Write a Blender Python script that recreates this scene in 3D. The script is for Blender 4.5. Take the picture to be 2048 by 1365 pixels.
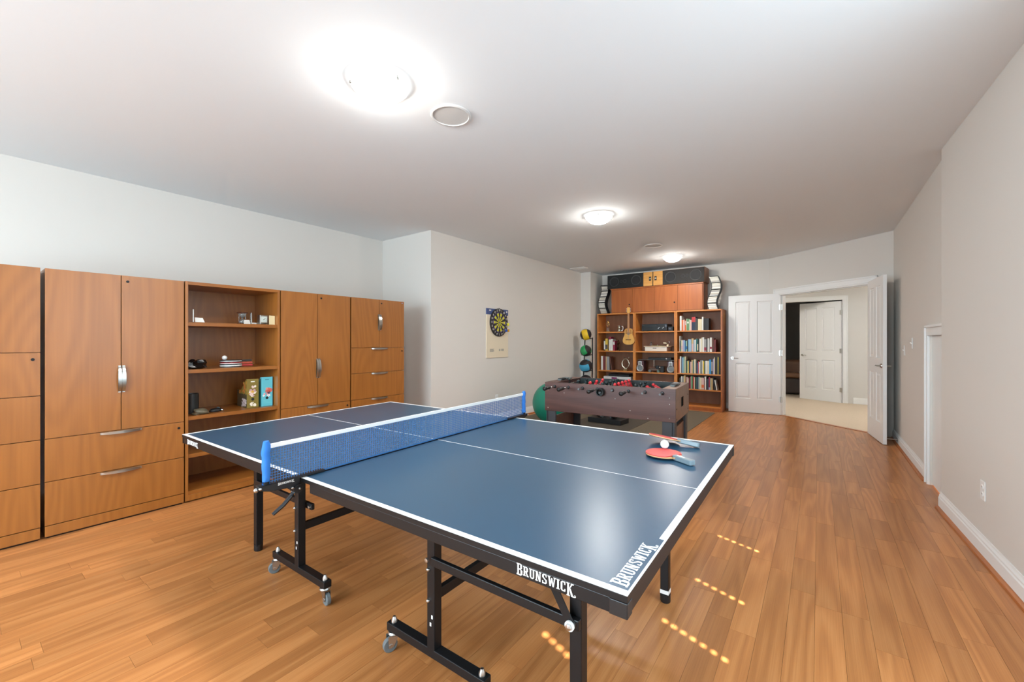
import bpy, bmesh, math, random
from mathutils import Vector, Matrix
random.seed(7)
PI = math.pi
for o in list(bpy.data.objects):
    bpy.data.objects.remove(o, do_unlink=True)
S = bpy.context.scene
C = S.collection

# ------------------------------------------------------------------ camera
H = 2.78
YAW = math.radians(36.35)
cd = bpy.data.cameras.new('camera'); cam = bpy.data.objects.new('camera', cd); C.objects.link(cam)
cam.location = (0, 0, 1.30); cam.rotation_euler = (PI / 2, 0, YAW)
cd.sensor_width = 36; cd.lens = 36 * 833 / 2048; cd.clip_start = .02; cd.clip_end = 100
S.camera = cam
# ------------------------------------------------------------------ world, sun, daylight
W = bpy.data.worlds.new('world'); S.world = W; W.use_nodes = True
W.node_tree.nodes['Background'].inputs[0].default_value = (.62, .78, 1, 1)
W.node_tree.nodes['Background'].inputs[1].default_value = 1.0
SUN_EL = math.radians(45)
sd = bpy.data.lights.new('sun', 'SUN'); sun = bpy.data.objects.new('sun', sd); C.objects.link(sun)
sd.energy = 26; sd.angle = math.radians(.53); sd.color = (1, .92, .80)
sdir = Vector((-.94 * math.cos(SUN_EL), .34 * math.cos(SUN_EL), -math.sin(SUN_EL)))
sun.rotation_euler = sdir.to_track_quat('-Z', 'Y').to_euler(); sun.location = (6, -1, 6)
def area(name, loc, dirv, sx, sy, power, col=(1, 1, 1)):
    d = bpy.data.lights.new(name, 'AREA'); o = bpy.data.objects.new(name, d); C.objects.link(o)
    d.shape = 'RECTANGLE'; d.size = sx; d.size_y = sy; d.energy = power; d.color = col
    o.location = loc; o.rotation_euler = Vector(dirv).to_track_quat('-Z', 'Z').to_euler()
    return o
area('daylight_back_window', (-2.1, -3.10, 1.55), (0, 1, 0), 3.6, 1.4, 165, (.66, .86, 1))
area('daylight_side_window', (.79, 1.48, 1.57), (-1, 0, 0), 2.4, 1.4, 26, (.70, .88, 1))
LAMP = 88.0
S.view_settings.view_transform = 'Standard'; S.view_settings.look = 'None'
S.view_settings.exposure = .82; S.view_settings.gamma = 1; S.view_settings.use_curve_mapping = False

# ------------------------------------------------------------------ materials
def srgb(r, g, b):
    f = lambda c: c / 12.92 if c <= .04045 else ((c + .055) / 1.055) ** 2.4
    return (f(r / 255), f(g / 255), f(b / 255), 1)
MATS = {}
def mat(name, col, rough=.5, metal=0, spec=.5, bump=0, bscale=200, vary=0, vscale=6, coat=0, trans=0, sheen=0):
    if name in MATS: return MATS[name]
    m = bpy.data.materials.new(name); m.use_nodes = True; nt = m.node_tree; N = nt.nodes; L = nt.links
    b = N['Principled BSDF']
    c = srgb(*col)
    b.inputs['Base Color'].default_value = c; b.inputs['Roughness'].default_value = rough
    b.inputs['Metallic'].default_value = metal; b.inputs['Specular IOR Level'].default_value = spec
    b.inputs['Coat Weight'].default_value = coat; b.inputs['Transmission Weight'].default_value = trans
    tc = N.new('ShaderNodeTexCoord')
    if vary:
        n = N.new('ShaderNodeTexNoise'); n.inputs['Scale'].default_value = vscale; n.inputs['Detail'].default_value = 4
        L.new(tc.outputs['Object'], n.inputs['Vector'])
        mx = N.new('ShaderNodeMix'); mx.data_type = 'RGBA'
        mx.inputs[6].default_value = [x * (1 - vary) for x in c[:3]] + [1]
        mx.inputs[7].default_value = [min(1, x * (1 + vary)) for x in c[:3]] + [1]
        L.new(n.outputs['Fac'], mx.inputs[0]); L.new(mx.outputs[2], b.inputs['Base Color'])
    if bump:
        n2 = N.new('ShaderNodeTexNoise'); n2.inputs['Scale'].default_value = bscale; n2.inputs['Detail'].default_value = 3
        L.new(tc.outputs['Object'], n2.inputs['Vector'])
        bp = N.new('ShaderNodeBump'); bp.inputs['Strength'].default_value = bump; bp.inputs['Distance'].default_value = .002
        L.new(n2.outputs['Fac'], bp.inputs['Height']); L.new(bp.outputs['Normal'], b.inputs['Normal'])
    MATS[name] = m
    return m
def wood(name, dark, mid, light, grain='Z', rough=.35, bands=9., stretch=(3.2, .5), fine=.35, tone=0., coat=0., randomize=True, spec=.5, amp=.13):
    """cathedral grain: contour lines of noise stretched along the grain axis"""
    m = bpy.data.materials.new(name); m.use_nodes = True; nt = m.node_tree; N = nt.nodes; L = nt.links
    b = N['Principled BSDF']; b.inputs['Roughness'].default_value = rough; b.inputs['Coat Weight'].default_value = coat
    b.inputs['Coat Roughness'].default_value = .28; b.inputs['Specular IOR Level'].default_value = spec
    tc = N.new('ShaderNodeTexCoord'); vec = tc.outputs['Object']
    if randomize:
        oi = N.new('ShaderNodeObjectInfo'); mu = N.new('ShaderNodeMath'); mu.operation = 'MULTIPLY'; mu.inputs[1].default_value = 37.
        L.new(oi.outputs['Random'], mu.inputs[0])
        va = N.new('ShaderNodeVectorMath'); va.operation = 'ADD'
        L.new(vec, va.inputs[0]); L.new(mu.outputs[0], va.inputs[1]); vec = va.outputs[0]
    at = None
    if tone:
        at = N.new('ShaderNodeAttribute'); at.attribute_name = 'tone'
        mu2 = N.new('ShaderNodeMath'); mu2.operation = 'MULTIPLY'; mu2.inputs[1].default_value = 53.
        L.new(at.outputs['Fac'], mu2.inputs[0])
        va2 = N.new('ShaderNodeVectorMath'); va2.operation = 'ADD'
        L.new(vec, va2.inputs[0]); L.new(mu2.outputs[0], va2.inputs[1]); vec = va2.outputs[0]
    def mapped(a, g):
        mp = N.new('ShaderNodeMapping'); s = [a, a, a]; s['XYZ'.index(grain)] = g
        mp.inputs['Scale'].default_value = s; L.new(vec, mp.inputs['Vector']); return mp.outputs['Vector']
    n = N.new('ShaderNodeTexNoise'); n.inputs['Scale'].default_value = 1; n.inputs['Detail'].default_value = 1.2; n.inputs['Roughness'].default_value = .35
    L.new(mapped(*stretch), n.inputs['Vector'])
    mm = N.new('ShaderNodeMath'); mm.operation = 'MULTIPLY'; mm.inputs[1].default_value = bands * 6.283
    L.new(n.outputs['Fac'], mm.inputs[0])
    sn = N.new('ShaderNodeMath'); sn.operation = 'SINE'; L.new(mm.outputs[0], sn.inputs[0])
    f = N.new('ShaderNodeTexNoise'); f.inputs['Scale'].default_value = 1; f.inputs['Detail'].default_value = 5
    L.new(mapped(stretch[0] * 26, stretch[1] * 5), f.inputs['Vector'])
    ma = N.new('ShaderNodeMath'); ma.operation = 'MULTIPLY_ADD'; ma.inputs[1].default_value = amp; ma.inputs[2].default_value = .5
    L.new(sn.outputs[0], ma.inputs[0])
    ms = N.new('ShaderNodeMath'); ms.operation = 'MULTIPLY_ADD'; ms.inputs[1].default_value = fine * 2; L.new(f.outputs['Fac'], ms.inputs[0])
    sub = N.new('ShaderNodeMath'); sub.operation = 'SUBTRACT'; sub.inputs[1].default_value = fine
    L.new(ma.outputs[0], ms.inputs[2]); L.new(ms.outputs[0], sub.inputs[0])
    r = N.new('ShaderNodeValToRGB'); L.new(sub.outputs[0], r.inputs['Fac'])
    e = r.color_ramp.elements; e[0].position = .12; e[0].color = srgb(*dark); e[1].position = .92; e[1].color = srgb(*light)
    k = e.new(.52); k.color = srgb(*mid)
    out = r.outputs['Color']
    if tone:
        hv = N.new('ShaderNodeHueSaturation')
        vm = N.new('ShaderNodeMath'); vm.operation = 'MULTIPLY_ADD'; vm.inputs[1].default_value = 2 * tone; vm.inputs[2].default_value = 1 - tone
        L.new(at.outputs['Fac'], vm.inputs[0]); L.new(vm.outputs[0], hv.inputs['Value']); L.new(out, hv.inputs['Color']); out = hv.outputs['Color']
    L.new(out, b.inputs['Base Color'])
    MATS[name] = m
    return m
M_wall = mat('wall_paint', (219, 214, 207), .85, bump=.05, bscale=300, spec=.2)
M_ceil = mat('ceiling_paint', (232, 236, 238), .9, bump=.05, bscale=300, spec=.2)
M_trim = mat('white_trim', (238, 238, 236), .4, spec=.4)
M_hall = mat('hall_paint', (216, 213, 208), .85, bump=.05, spec=.2)
M_dark = mat('dark_room_paint', (196, 196, 196), .85, bump=.05, spec=.2)
M_carpet = mat('beige_carpet', (216, 198, 176), .95, bump=.6, bscale=160, vary=.10, vscale=60, spec=.1)
M_sub = mat('underlay', (70, 40, 20), .9)
M_floor = wood('laminate', (158, 98, 54), (184, 121, 69), (203, 141, 87), 'Y', .28, bands=6., stretch=(9., .62), fine=.28, tone=.14, randomize=False, spec=.30, amp=.15)
M_shoe = wood('shoe_mould', (150, 84, 40), (176, 104, 54), (190, 120, 66), 'Y', .35, randomize=False)
M_cab = wood('cherry', (134, 80, 28), (158, 97, 38), (176, 112, 47), 'Z', .34, bands=20., stretch=(2.6, .40), fine=.20, amp=.085, coat=.4)
M_cabs = wood('cherry_shelf', (132, 78, 30), (152, 92, 38), (166, 106, 47), 'Y', .3, bands=5., fine=.2)
M_teak = wood('teak', (150, 82, 32), (172, 98, 43), (184, 112, 52), 'Z', .42, bands=6., stretch=(4, .5), fine=.25)
M_teakl = wood('teak_edge', (188, 112, 46), (207, 130, 58), (218, 144, 70), 'X', .4, bands=4., fine=.2)
M_teakb = wood('teak_back', (122, 78, 50), (138, 90, 60), (150, 101, 70), 'Z', .5, bands=5., fine=.2)
M_upper = wood('reddish_teak', (150, 78, 30), (168, 92, 37), (180, 104, 46), 'Z', .4, bands=7., stretch=(5, .5), fine=.25)
M_oakh = wood('honey_oak', (196, 138, 66), (214, 156, 80), (224, 170, 96), 'X', .45, bands=8., stretch=(7, .9), fine=.25)
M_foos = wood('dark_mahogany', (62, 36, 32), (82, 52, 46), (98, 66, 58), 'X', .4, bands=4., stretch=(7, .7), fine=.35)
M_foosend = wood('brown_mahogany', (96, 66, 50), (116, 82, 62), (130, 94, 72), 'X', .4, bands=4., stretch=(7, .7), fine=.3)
M_uke = wood('spruce', (206, 148, 66), (222, 166, 82), (232, 182, 100), 'Z', .35, bands=6., stretch=(12, .6), fine=.15)
M_neck = wood('neck_wood', (150, 96, 52), (176, 118, 68), (190, 134, 82), 'Z', .4)
M_blk = mat('black_metal', (20, 20, 22), .42, spec=.35)
M_blkp = mat('black_plastic', (24, 24, 26), .45)
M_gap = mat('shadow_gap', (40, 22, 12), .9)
M_steel = mat('zinc_steel', (196, 196, 194), .3, 1)
M_chrome = mat('chrome', (210, 210, 208), .15, 1)
M_nick = mat('satin_nickel', (190, 188, 182), .28, 1)
M_rub = mat('grey_rubber', (104, 110, 112), .6)
M_white = mat('white_paint', (240, 240, 238), .35)
M_print = mat('white_print', (238, 238, 236), .45)
M_blue = mat('table_blue', (42, 78, 104), .31, spec=.7, vary=.05, vscale=3)
M_netb = mat('net_blue', (58, 112, 168), .8)
M_sleeve = mat('sleeve_blue', (42, 116, 200), .75, bump=.4, bscale=60)
M_cream = mat('cream', (228, 214, 188), .6)
M_glassy = mat('acrylic', (235, 240, 240), .05, spec=.6, trans=.9)

# ------------------------------------------------------------------ mesh builder
class MB:
    def __init__(s): s.v = []; s.f = []; s.mi = []; s.cur = 0
    def add(s, vs, fs):
        n = len(s.v); s.v += [tuple(v) for v in vs]
        for f in fs: s.f.append([i + n for i in f]); s.mi.append(s.cur)
        return s
    def box(s, x0, x1, y0, y1, z0, z1):
        if x0 > x1: x0, x1 = x1, x0
        if y0 > y1: y0, y1 = y1, y0
        if z0 > z1: z0, z1 = z1, z0
        return s.add([(x0, y0, z0), (x1, y0, z0), (x1, y1, z0), (x0, y1, z0), (x0, y0, z1), (x1, y0, z1), (x1, y1, z1), (x0, y1, z1)],
                     [(0, 3, 2, 1), (4, 5, 6, 7), (0, 1, 5, 4), (1, 2, 6, 5), (2, 3, 7, 6), (3, 0, 4, 7)])
    def frame(s, d):
        d = Vector(d).normalized(); a = Vector((0, 0, 1)) if abs(d.z) < .95 else Vector((1, 0, 0))
        u = d.cross(a).normalized(); w = u.cross(d).normalized(); return d, u, w
    def bar(s, p, q, wu, ww):
        p = Vector(p); q = Vector(q); d, u, w = s.frame(q - p); u = u * wu / 2; w = w * ww / 2
        vs = [c + a * u + b * w for c in (p, q) for a, b in ((-1, -1), (1, -1), (1, 1), (-1, 1))]
        return s.add(vs, [(0, 1, 2, 3), (7, 6, 5, 4), (0, 4, 5, 1), (1, 5, 6, 2), (2, 6, 7, 3), (3, 7, 4, 0)])
    def cyl(s, p, q, r0, r1=None, n=16, cap=True):
        if r1 is None: r1 = r0
        p = Vector(p); q = Vector(q); d, u, w = s.frame(q - p); vs = []
        for c, r in ((p, r0), (q, r1)):
            for i in range(n): a = 2 * PI * i / n; vs.append(c + u * math.cos(a) * r + w * math.sin(a) * r)
        fs = [(i, (i + 1) % n, n + (i + 1) % n, n + i) for i in range(n)]
        if cap: fs += [tuple(range(n))[::-1], tuple(range(n, 2 * n))]
        return s.add(vs, fs)
    def lathe(s, prof, o=(0, 0, 0), n=24, axis='Z'):
        vs = []
        for r, h in prof:
            for i in range(n):
                a = 2 * PI * i / n; x, y = r * math.cos(a), r * math.sin(a)
                p = {'Z': (x, y, h), 'Y': (x, h, y), 'X': (h, x, y)}[axis]
                vs.append((o[0] + p[0], o[1] + p[1], o[2] + p[2]))
        fs = []
        for k in range(len(prof) - 1):
            for i in range(n): j = (i + 1) % n; fs.append((k * n + i, k * n + j, (k + 1) * n + j, (k + 1) * n + i))
        fs += [tuple(range(n))[::-1], tuple(range((len(prof) - 1) * n, len(prof) * n))]
        return s.add(vs, fs)
    def tube(s, pts, r, n=8, flat=None):
        pts = [Vector(p) for p in pts]; vs = []; m = len(pts); up = None
        for i, p in enumerate(pts):
            d = (pts[min(i + 1, m - 1)] - pts[max(i - 1, 0)]).normalized()
            if up is None: _, u, w = s.frame(d)
            else:
                u = (up - d * up.dot(d)).normalized(); w = d.cross(u)
            up = u; rr = r[i] if isinstance(r, (list, tuple)) else r
            for k in range(n): a = 2 * PI * k / n; vs.append(p + u * math.cos(a) * rr + w * math.sin(a) * rr)
        fs = [(i * n + k, i * n + (k + 1) % n, (i + 1) * n + (k + 1) % n, (i + 1) * n + k) for i in range(m - 1) for k in range(n)]
        fs += [tuple(range(n))[::-1], tuple(range((m - 1) * n, m * n))]
        return s.add(vs, fs)
    def strap(s, pts, side, w, t):
        """flat strap swept along pts; side = unit width direction, thickness t along the local normal"""
        pts = [Vector(p) for p in pts]; side = Vector(side).normalized(); m = len(pts); vs = []
        for i, p in enumerate(pts):
            d = (pts[min(i + 1, m - 1)] - pts[max(i - 1, 0)]).normalized(); nn = d.cross(side).normalized()
            ww = w[i] if isinstance(w, (list, tuple)) else w
            for a, b in ((-1, -1), (1, -1), (1, 1), (-1, 1)): vs.append(p + side * a * ww / 2 + nn * b * t / 2)
        fs = [(i * 4 + k, i * 4 + (k + 1) % 4, i * 4 + 4 + (k + 1) % 4, i * 4 + 4 + k) for i in range(m - 1) for k in range(4)]
        fs += [(3, 2, 1, 0), tuple(range(m * 4 - 4, m * 4))]
        return s.add(vs, fs)
    def prism(s, poly, h0, h1, fn=None):
        """poly = list of 2-D points, extruded h0..h1 along the third axis; fn maps (a,b,h)->xyz"""
        fn = fn or (lambda a, b, h: (a, b, h)); n = len(poly)
        vs = [fn(a, b, h0) for a, b in poly] + [fn(a, b, h1) for a, b in poly]
        fs = [tuple(range(n))[::-1], tuple(range(n, 2 * n))] + [(i, (i + 1) % n, n + (i + 1) % n, n + i) for i in range(n)]
        return s.add(vs, fs)
    def sphere(s, c, r, n=20, m=12, sc=(1, 1, 1), top=0., bot=PI):
        vs = []; fs = []
        for j in range(m + 1):
            t = top + (bot - top) * j / m
            for i in range(n):
                a = 2 * PI * i / n
                vs.append((c[0] + r * sc[0] * math.sin(t) * math.cos(a), c[1] + r * sc[1] * math.sin(t) * math.sin(a), c[2] + r * sc[2] * math.cos(t)))
        for j in range(m):
            for i in range(n): k = (i + 1) % n; fs.append((j * n + i, (j + 1) * n + i, (j + 1) * n + k, j * n + k))
        return s.add(vs, fs)
    def build(s, name, mats, parent=None, smooth=0, bevel=0, seg=2, tone=None, fix=False):
        me = bpy.data.meshes.new(name); me.from_pydata(s.v, [], s.f); me.update()
        mats = mats if isinstance(mats, (list, tuple)) else [mats]
        for m in mats: me.materials.append(m)
        if len(mats) > 1: me.polygons.foreach_set('material_index', s.mi)
        bm = bmesh.new(); bm.from_mesh(me)
        if fix: bmesh.ops.remove_doubles(bm, verts=bm.verts, dist=1e-5)
        bmesh.ops.recalc_face_normals(bm, faces=bm.faces); bm.to_mesh(me); bm.free()
        if smooth:
            me.polygons.foreach_set('use_smooth', [True] * len(me.polygons)); me.set_sharp_from_angle(angle=math.radians(smooth))
        o = bpy.data.objects.new(name, me); C.objects.link(o)
        if parent is not None: o.parent = parent
        if bevel:
            b = o.modifiers.new('bevel', 'BEVEL'); b.width = bevel; b.segments = seg; b.limit_method = 'ANGLE'; b.angle_limit = math.radians(40)
        if tone is not None:
            a = me.attributes.new('tone', 'FLOAT', 'FACE'); a.data.foreach_set('value', tone if isinstance(tone, list) else [tone] * len(me.polygons))
        return o
def tag(o, label=None, cat=None, group=None, kind=None):
    if label: o['label'] = label
    if cat: o['category'] = cat
    if group: o['group'] = group
    if kind: o['kind'] = kind
    return o
def thing(name, label, cat, loc=(0, 0, 0), rz=0, group=None):
    o = bpy.data.objects.new(name, None); C.objects.link(o); o.empty_display_size = .1
    o.location = loc; o.rotation_euler = (0, 0, rz); return tag(o, label, cat, group)
def struct(o): o['kind'] = 'structure'; return o
def B(*a): return MB().box(*a)
def ORD(i): return ['first', 'second', 'third', 'fourth', 'fifth', 'sixth', 'seventh', 'eighth', 'ninth', 'tenth', 'eleventh', 'twelfth', 'thirteenth', 'fourteenth', 'fifteenth', 'sixteenth', 'seventeenth', 'eighteenth', 'nineteenth', 'twentieth', 'twenty-first', 'twenty-second', 'twenty-third', 'twenty-fourth', 'twenty-fifth', 'twenty-sixth', 'twenty-seventh', 'twenty-eighth', 'twenty-ninth', 'thirtieth', 'thirty-first', 'thirty-second', 'thirty-third', 'thirty-fourth', 'thirty-fifth', 'thirty-sixth'][i]

# ================================================================== SETTING
XL, XC, YC1, YC2, XP, YF, XR = -5.2, -4.16, 3.83, 8.18, -3.93, 8.79, .81
P1 = Vector((-.72, YF)); P2 = Vector((XR, 7.52)); EW = (P2 - P1).normalized(); LW = (P2 - P1).length
NW = Vector((EW.y, -EW.x))            # points into the room? fixed below
if NW.dot(Vector((-1.5, 5)) - P1) < 0: NW = -NW
RN0 = Vector((.765, 4.555))
def rnx(y): return .765 + .041 * (4.555 - y)
def wall_strip(mb, p, q, thick_dir, th, z0, z1, openings=()):
    """vertical wall from p to q (2-D); thick_dir 2-D unit vector away from the room; openings = (s0,s1,za,zb)"""
    p = Vector(p); q = Vector(q); L = (q - p).length; e = (q - p) / L; t = Vector(thick_dir) * th
    def blk(s0, s1, a, b):
        if s1 - s0 < 1e-4 or b - a < 1e-4: return
        A = p + e * s0; Bq = p + e * s1
        mb.prism([(A.x, A.y), (Bq.x, Bq.y), (Bq.x + t.x, Bq.y + t.y), (A.x + t.x, A.y + t.y)], a, b)
    s = 0
    for (s0, s1, za, zb) in sorted(openings):
        blk(s, s0, z0, z1); blk(s0, s1, z0, za); blk(s0, s1, zb, z1); s = s1
    blk(s, L, z0, z1)
    return mb
struct(wall_strip(MB(), (XL, -3.2), (XL, YC1), (-1, 0), .12, 0, H).build('wall_left', M_wall))
struct(MB().prism([(XL - .12, YC1), (XC, YC1), (XC, YC2), (XP, YC2), (XP, YF + .12), (XL - .12, YF + .12)], 0, H).build('wall_left_far', M_wall))
struct(wall_strip(MB(), (XP, YF), (P1.x, YF), (0, 1), .12, 0, H).build('wall_far', M_wall))
DO0, DO1, DH = .21, 1.71, 2.12
struct(wall_strip(MB(), P1, P2, -NW, .12, 0, H, [(DO0, DO1, 0, DH)]).build('wall_angled', M_wall))
struct(wall_strip(MB(), (XR, 4.45), (XR, 7.62), (1, 0), .12, 0, H, [(.10, .82, 0, 1.35)]).build('wall_right_far', M_wall))
WN0, WN1, WZ0, WZ1 = .22, 2.75, .85, 2.30
Lr = (Vector((rnx(-3.2), -3.2)) - RN0).length
sfac = Lr / 7.755
struct(wall_strip(MB(), RN0, (rnx(-3.2), -3.2), (1, .041), .16, 0, H, [((4.555 - WN1) * sfac, (4.555 - WN0) * sfac, WZ0, WZ1)]).build('wall_right_near', M_wall))
struct(wall_strip(MB(), (XL, -3.2), (1.2, -3.2), (0, -1), .12, 0, H, [(1.3, 4.9, .85, 2.25)]).build('wall_back', M_wall))
struct(MB().prism([(XL - .12, -3.35), (1.12, -3.35), (1.12, 6.9), (2.55, 6.9), (2.55, 15.2), (XL - .12, 15.2)], H, H + .1).build('ceiling', M_ceil))
# hall and dark room beyond the double doorway
YH = 11.1
struct(wall_strip(MB(), (-3.2, YH), (2.4, YH), (0, 1), .12, 0, H, [(1.9, 3.6, 0, 2.16)]).build('wall_hall', M_hall))
struct(wall_strip(MB(), (-3.2, YF + .13), (-3.2, YH), (-1, 0), .12, 0, H).build('wall_hall_left', M_hall))
struct(wall_strip(MB(), (2.4, 7.4), (2.4, YH), (1, 0), .12, 0, H).build('wall_hall_right', M_hall))
struct(wall_strip(MB(), (XR + .12, 7.4), (2.4, 7.4), (0, -1), .12, 0, H).build('wall_hall_near', M_hall))
m = MB(); wall_strip(m, (-3.2, 15), (2.4, 15), (0, 1), .1, 0, H); wall_strip(m, (-3.2, YH + .12), (-3.2, 15), (-1, 0), .1, 0, H); wall_strip(m, (2.4, YH + .12), (2.4, 15), (1, 0), .1, 0, H)
struct(m.build('wall_dark_room', M_dark))
# floor: dark base, laminate strips as pieces, carpet beyond the threshold
floor = struct(B(XL - .1, 1.3, -3.3, YF + .1, -.06, -.012).build('floor', M_sub))
cp = [(P1.x - .1, P1.y + .085)]
c0 = P1 + NW * .005; c1 = P2 + NW * .005
struct(MB().prism([(c0.x, c0.y), (c1.x, c1.y), (2.5, 7.42), (2.5, 15), (-3.2, 15), (-3.2, YF + .13), (c0.x - .05, YF + .13)], -.05, .004).build('floor_carpet', M_carpet))
def clip(poly, n, d):
    out = []
    for i in range(len(poly)):
        a = Vector(poly[i]); b = Vector(poly[(i + 1) % len(poly)]); da = a.dot(n) - d; db = b.dot(n) - d
        if da >= 0: out.append(a)
        if da * db < 0: out.append(a + (b - a) * (da / (da - db)))
    return [(p.x, p.y) for p in out]
SW = .1035
planks = []
k0 = int((-.221 - .85) / SW) - 2
rnd = random.Random(3)
x = -.221 + 11 * SW
col = 0
while x > XL:
    x1 = x; x0 = x - SW
    y = -3.25 + rnd.uniform(-.8, 0)
    while y < YF:
        ln = rnd.choice([.38, .5, .62, .8, .95, 1.15]) * rnd.uniform(.95, 1.05)
        ya, yb = max(y, -3.2), min(y + ln, YF); y += ln
        if yb - ya < .02: continue
        xa, xb = max(x0, XL), min(x1, 1.12)
        poly = [(xa + .0004, ya + .0004), (xb - .0004, ya + .0004), (xb - .0004, yb - .0004), (xa + .0004, yb - .0004)]
        poly = clip(poly, NW, NW.dot(P1) + .006)
        if yb > 4.4: poly = clip(poly, Vector((-1, 0)), -.95)
        if len(poly) < 3: continue
        cx = sum(p[0] for p in poly) / len(poly); cy = sum(p[1] for p in poly) / len(poly)
        planks.append((poly, cx, cy, rnd.random()))
    x -= SW
def vis(cx, cy):
    r = cx * math.cos(YAW) + cy * math.sin(YAW); f = -cx * math.sin(YAW) + cy * math.cos(YAW)
    return f > .3 and abs(r / f) < 1.3 and cx > -4.1 and 833 * 1.3 / f < 760
scored = sorted(planks, key=lambda p: (not vis(p[1], p[2]), p[1] ** 2 + p[2] ** 2))
rest = MB(); rt = []
for i, (poly, cx, cy, tn) in enumerate(scored):
    if i < 295: MB().prism(poly, -.012, 0).build('floor_strip', M_floor, floor, tone=tn)
    else:
        rest.prism(poly, -.012, 0); rt += [tn] * (2 + len(poly))
o = rest.build('floor_strips', M_floor, floor, tone=rt); o['kind'] = 'stuff'
# baseboards (moulded profile) + wood shoe
BP = [(0, 0), (.016, 0), (.016, .088), (.012, .096), (.012, .106), (.006, .118), (.004, .130), (0, .130)]
def baseboard(name, p, q, nrm, shoe=True, z=0):
    p = Vector(p); q = Vector(q); n = Vector(nrm).normalized(); m = MB()
    vs = []
    for c in (p, q):
        for a, b in BP: vs.append((c.x + n.x * a, c.y + n.y * a, b + z))
    k = len(BP)
    m.add(vs, [tuple(range(k))[::-1], tuple(range(k, 2 * k))] + [(i, (i + 1) % k, k + (i + 1) % k, k + i) for i in range(k)])
    o = struct(m.build(name, M_trim))
    if shoe:
        s = MB(); pts = [(.016, 0), (.036, 0), (.033, .012), (.024, .02), (.016, .022)]; vs = []
        for c in (p, q):
            for a, b in pts: vs.append((c.x + n.x * a, c.y + n.y * a, b + z))
        k = 5; s.add(vs, [tuple(range(k))[::-1], tuple(range(k, 2 * k))] + [(i, (i + 1) % k, k + (i + 1) % k, k + i) for i in range(k)])
        s.build('shoe_moulding', M_shoe, o)
    return o
baseboard('baseboard_right_near', RN0 + Vector((-.0, .016)), (rnx(-3.2), -3.2), (-1, -.041))
baseboard('baseboard_right_far', (XR, 5.37), (XR, 7.5), (-1, 0))
baseboard('baseboard_left', (XL, -3.2), (XL, YC1), (1, 0))
baseboard('baseboard_left_far', (XC, YC1), (XC, YC2), (1, 0))
baseboard('baseboard_pier', (XC, YC2), (XP, YC2), (0, -1))
baseboard('baseboard_far', (XP, YF), (P1.x, YF), (0, -1))
baseboard('baseboard_back', (XL, -3.2), (1.1, -3.2), (0, 1))
baseboard('baseboard_hall', (.58, YH), (2.4, YH), (0, -1), False)
baseboard('baseboard_hall_right', (2.4, 7.4), (2.4, YH), (-1, 0), False)
# door casings: flat back band with two raised steps, built along a 2-D frame
def casing(name, p, e, n, s0, s1, zt, w=.092):
    """jambs/head around opening s0..s1 (outside edges s0-w, s1+w); p origin, e along wall, n to viewer"""
    p = Vector(p); e = Vector(e); n = Vector(n)
    fn = lambda a, b, h: (p.x + e.x * a + n.x * h, p.y + e.y * a + n.y * h, b)
    root = None
    for nm, (a0, a1, z0, z1, ax) in dict(head_casing=(s0 - w, s1 + w, zt, zt + w, 1), side_casing=(s0 - w, s0, 0, zt, 0), side_casing2=(s1, s1 + w, 0, zt, 0)).items():
        m = MB(); m.prism([(a0, z0), (a1, z0), (a1, z1), (a0, z1)], 0, .014, fn)
        if ax: m.prism([(a0, z1 - .022), (a1, z1 - .022), (a1, z1), (a0, z1)], .014, .026, fn); m.prism([(a0 + w - .016, z0), (a1 - w + .016, z0), (a1 - w + .016, z0 + .016), (a0 + w - .016, z0 + .016)], .014, .02, fn)
        else:
            out = a0 < s0 - .001
            o0 = a0 if out else a1 - .022; m.prism([(o0, z0), (o0 + .022, z0), (o0 + .022, z1 + w), (o0, z1 + w)], .014, .026, fn)
            i0 = a1 - .016 if out else a0; m.prism([(i0, z0), (i0 + .016, z0), (i0 + .016, z1), (i0, z1)], .014, .02, fn)
        if root is None: root = struct(m.build(name, M_trim, bevel=.002))
        else: m.build('side_casing', M_trim, root, bevel=.002)
    return root
casing('trim_1', P1, EW, NW, DO0, DO1, DH)
jm = MB()
fnw = lambda a, b, h: (P1.x + EW.x * a + NW.x * h, P1.y + EW.y * a + NW.y * h, b)
jm.prism([(DO0, 0), (DO0 + .018, 0), (DO0 + .018, DH), (DO0, DH)], -.125, .012, fnw)
jm.prism([(DO1 - .018, 0), (DO1, 0), (DO1, DH), (DO1 - .018, DH)], -.125, .012, fnw)
jm.prism([(DO0, DH - .018), (DO1, DH - .018), (DO1, DH), (DO0, DH)], -.125, .012, fnw)
jm.prism([(DO0 + .018, 0), (DO0 + .03, 0), (DO0 + .03, DH - .018), (DO0 + .018, DH - .018)], -.08, -.045, fnw)
jm.prism([(DO0, DH - .03), (DO1, DH - .03), (DO1, DH - .018), (DO0, DH - .018)], -.08, -.045, fnw)
frame1 = struct(jm.build('trim_2', M_trim, bevel=.001))
for s in (.80, 1.0): MB().prism([(s, -.02), (s + .05, -.02), (s + .05, .0), (s, .0)], DH - .034, DH - .03, lambda a, b, h: (P1.x + EW.x * a + NW.x * b, P1.y + EW.y * a + NW.y * b, h)).build('strike_plate', M_nick, frame1)
struct(MB().prism([(DO0, -.06), (DO1, -.06), (DO1, .012), (DO0, .012)], -.012, .005, lambda a, b, h: (P1.x + EW.x * a + NW.x * b, P1.y + EW.y * a + NW.y * b, h)).build('trim_threshold', M_shoe, bevel=.002))
casing('trim_3', (-1.3, YH), (1, 0), (0, -1), 0, 1.7, 2.16)
casing('trim_4', (XR, 4.55), (0, 1), (-1, 0), 0, .72, 1.35)

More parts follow.
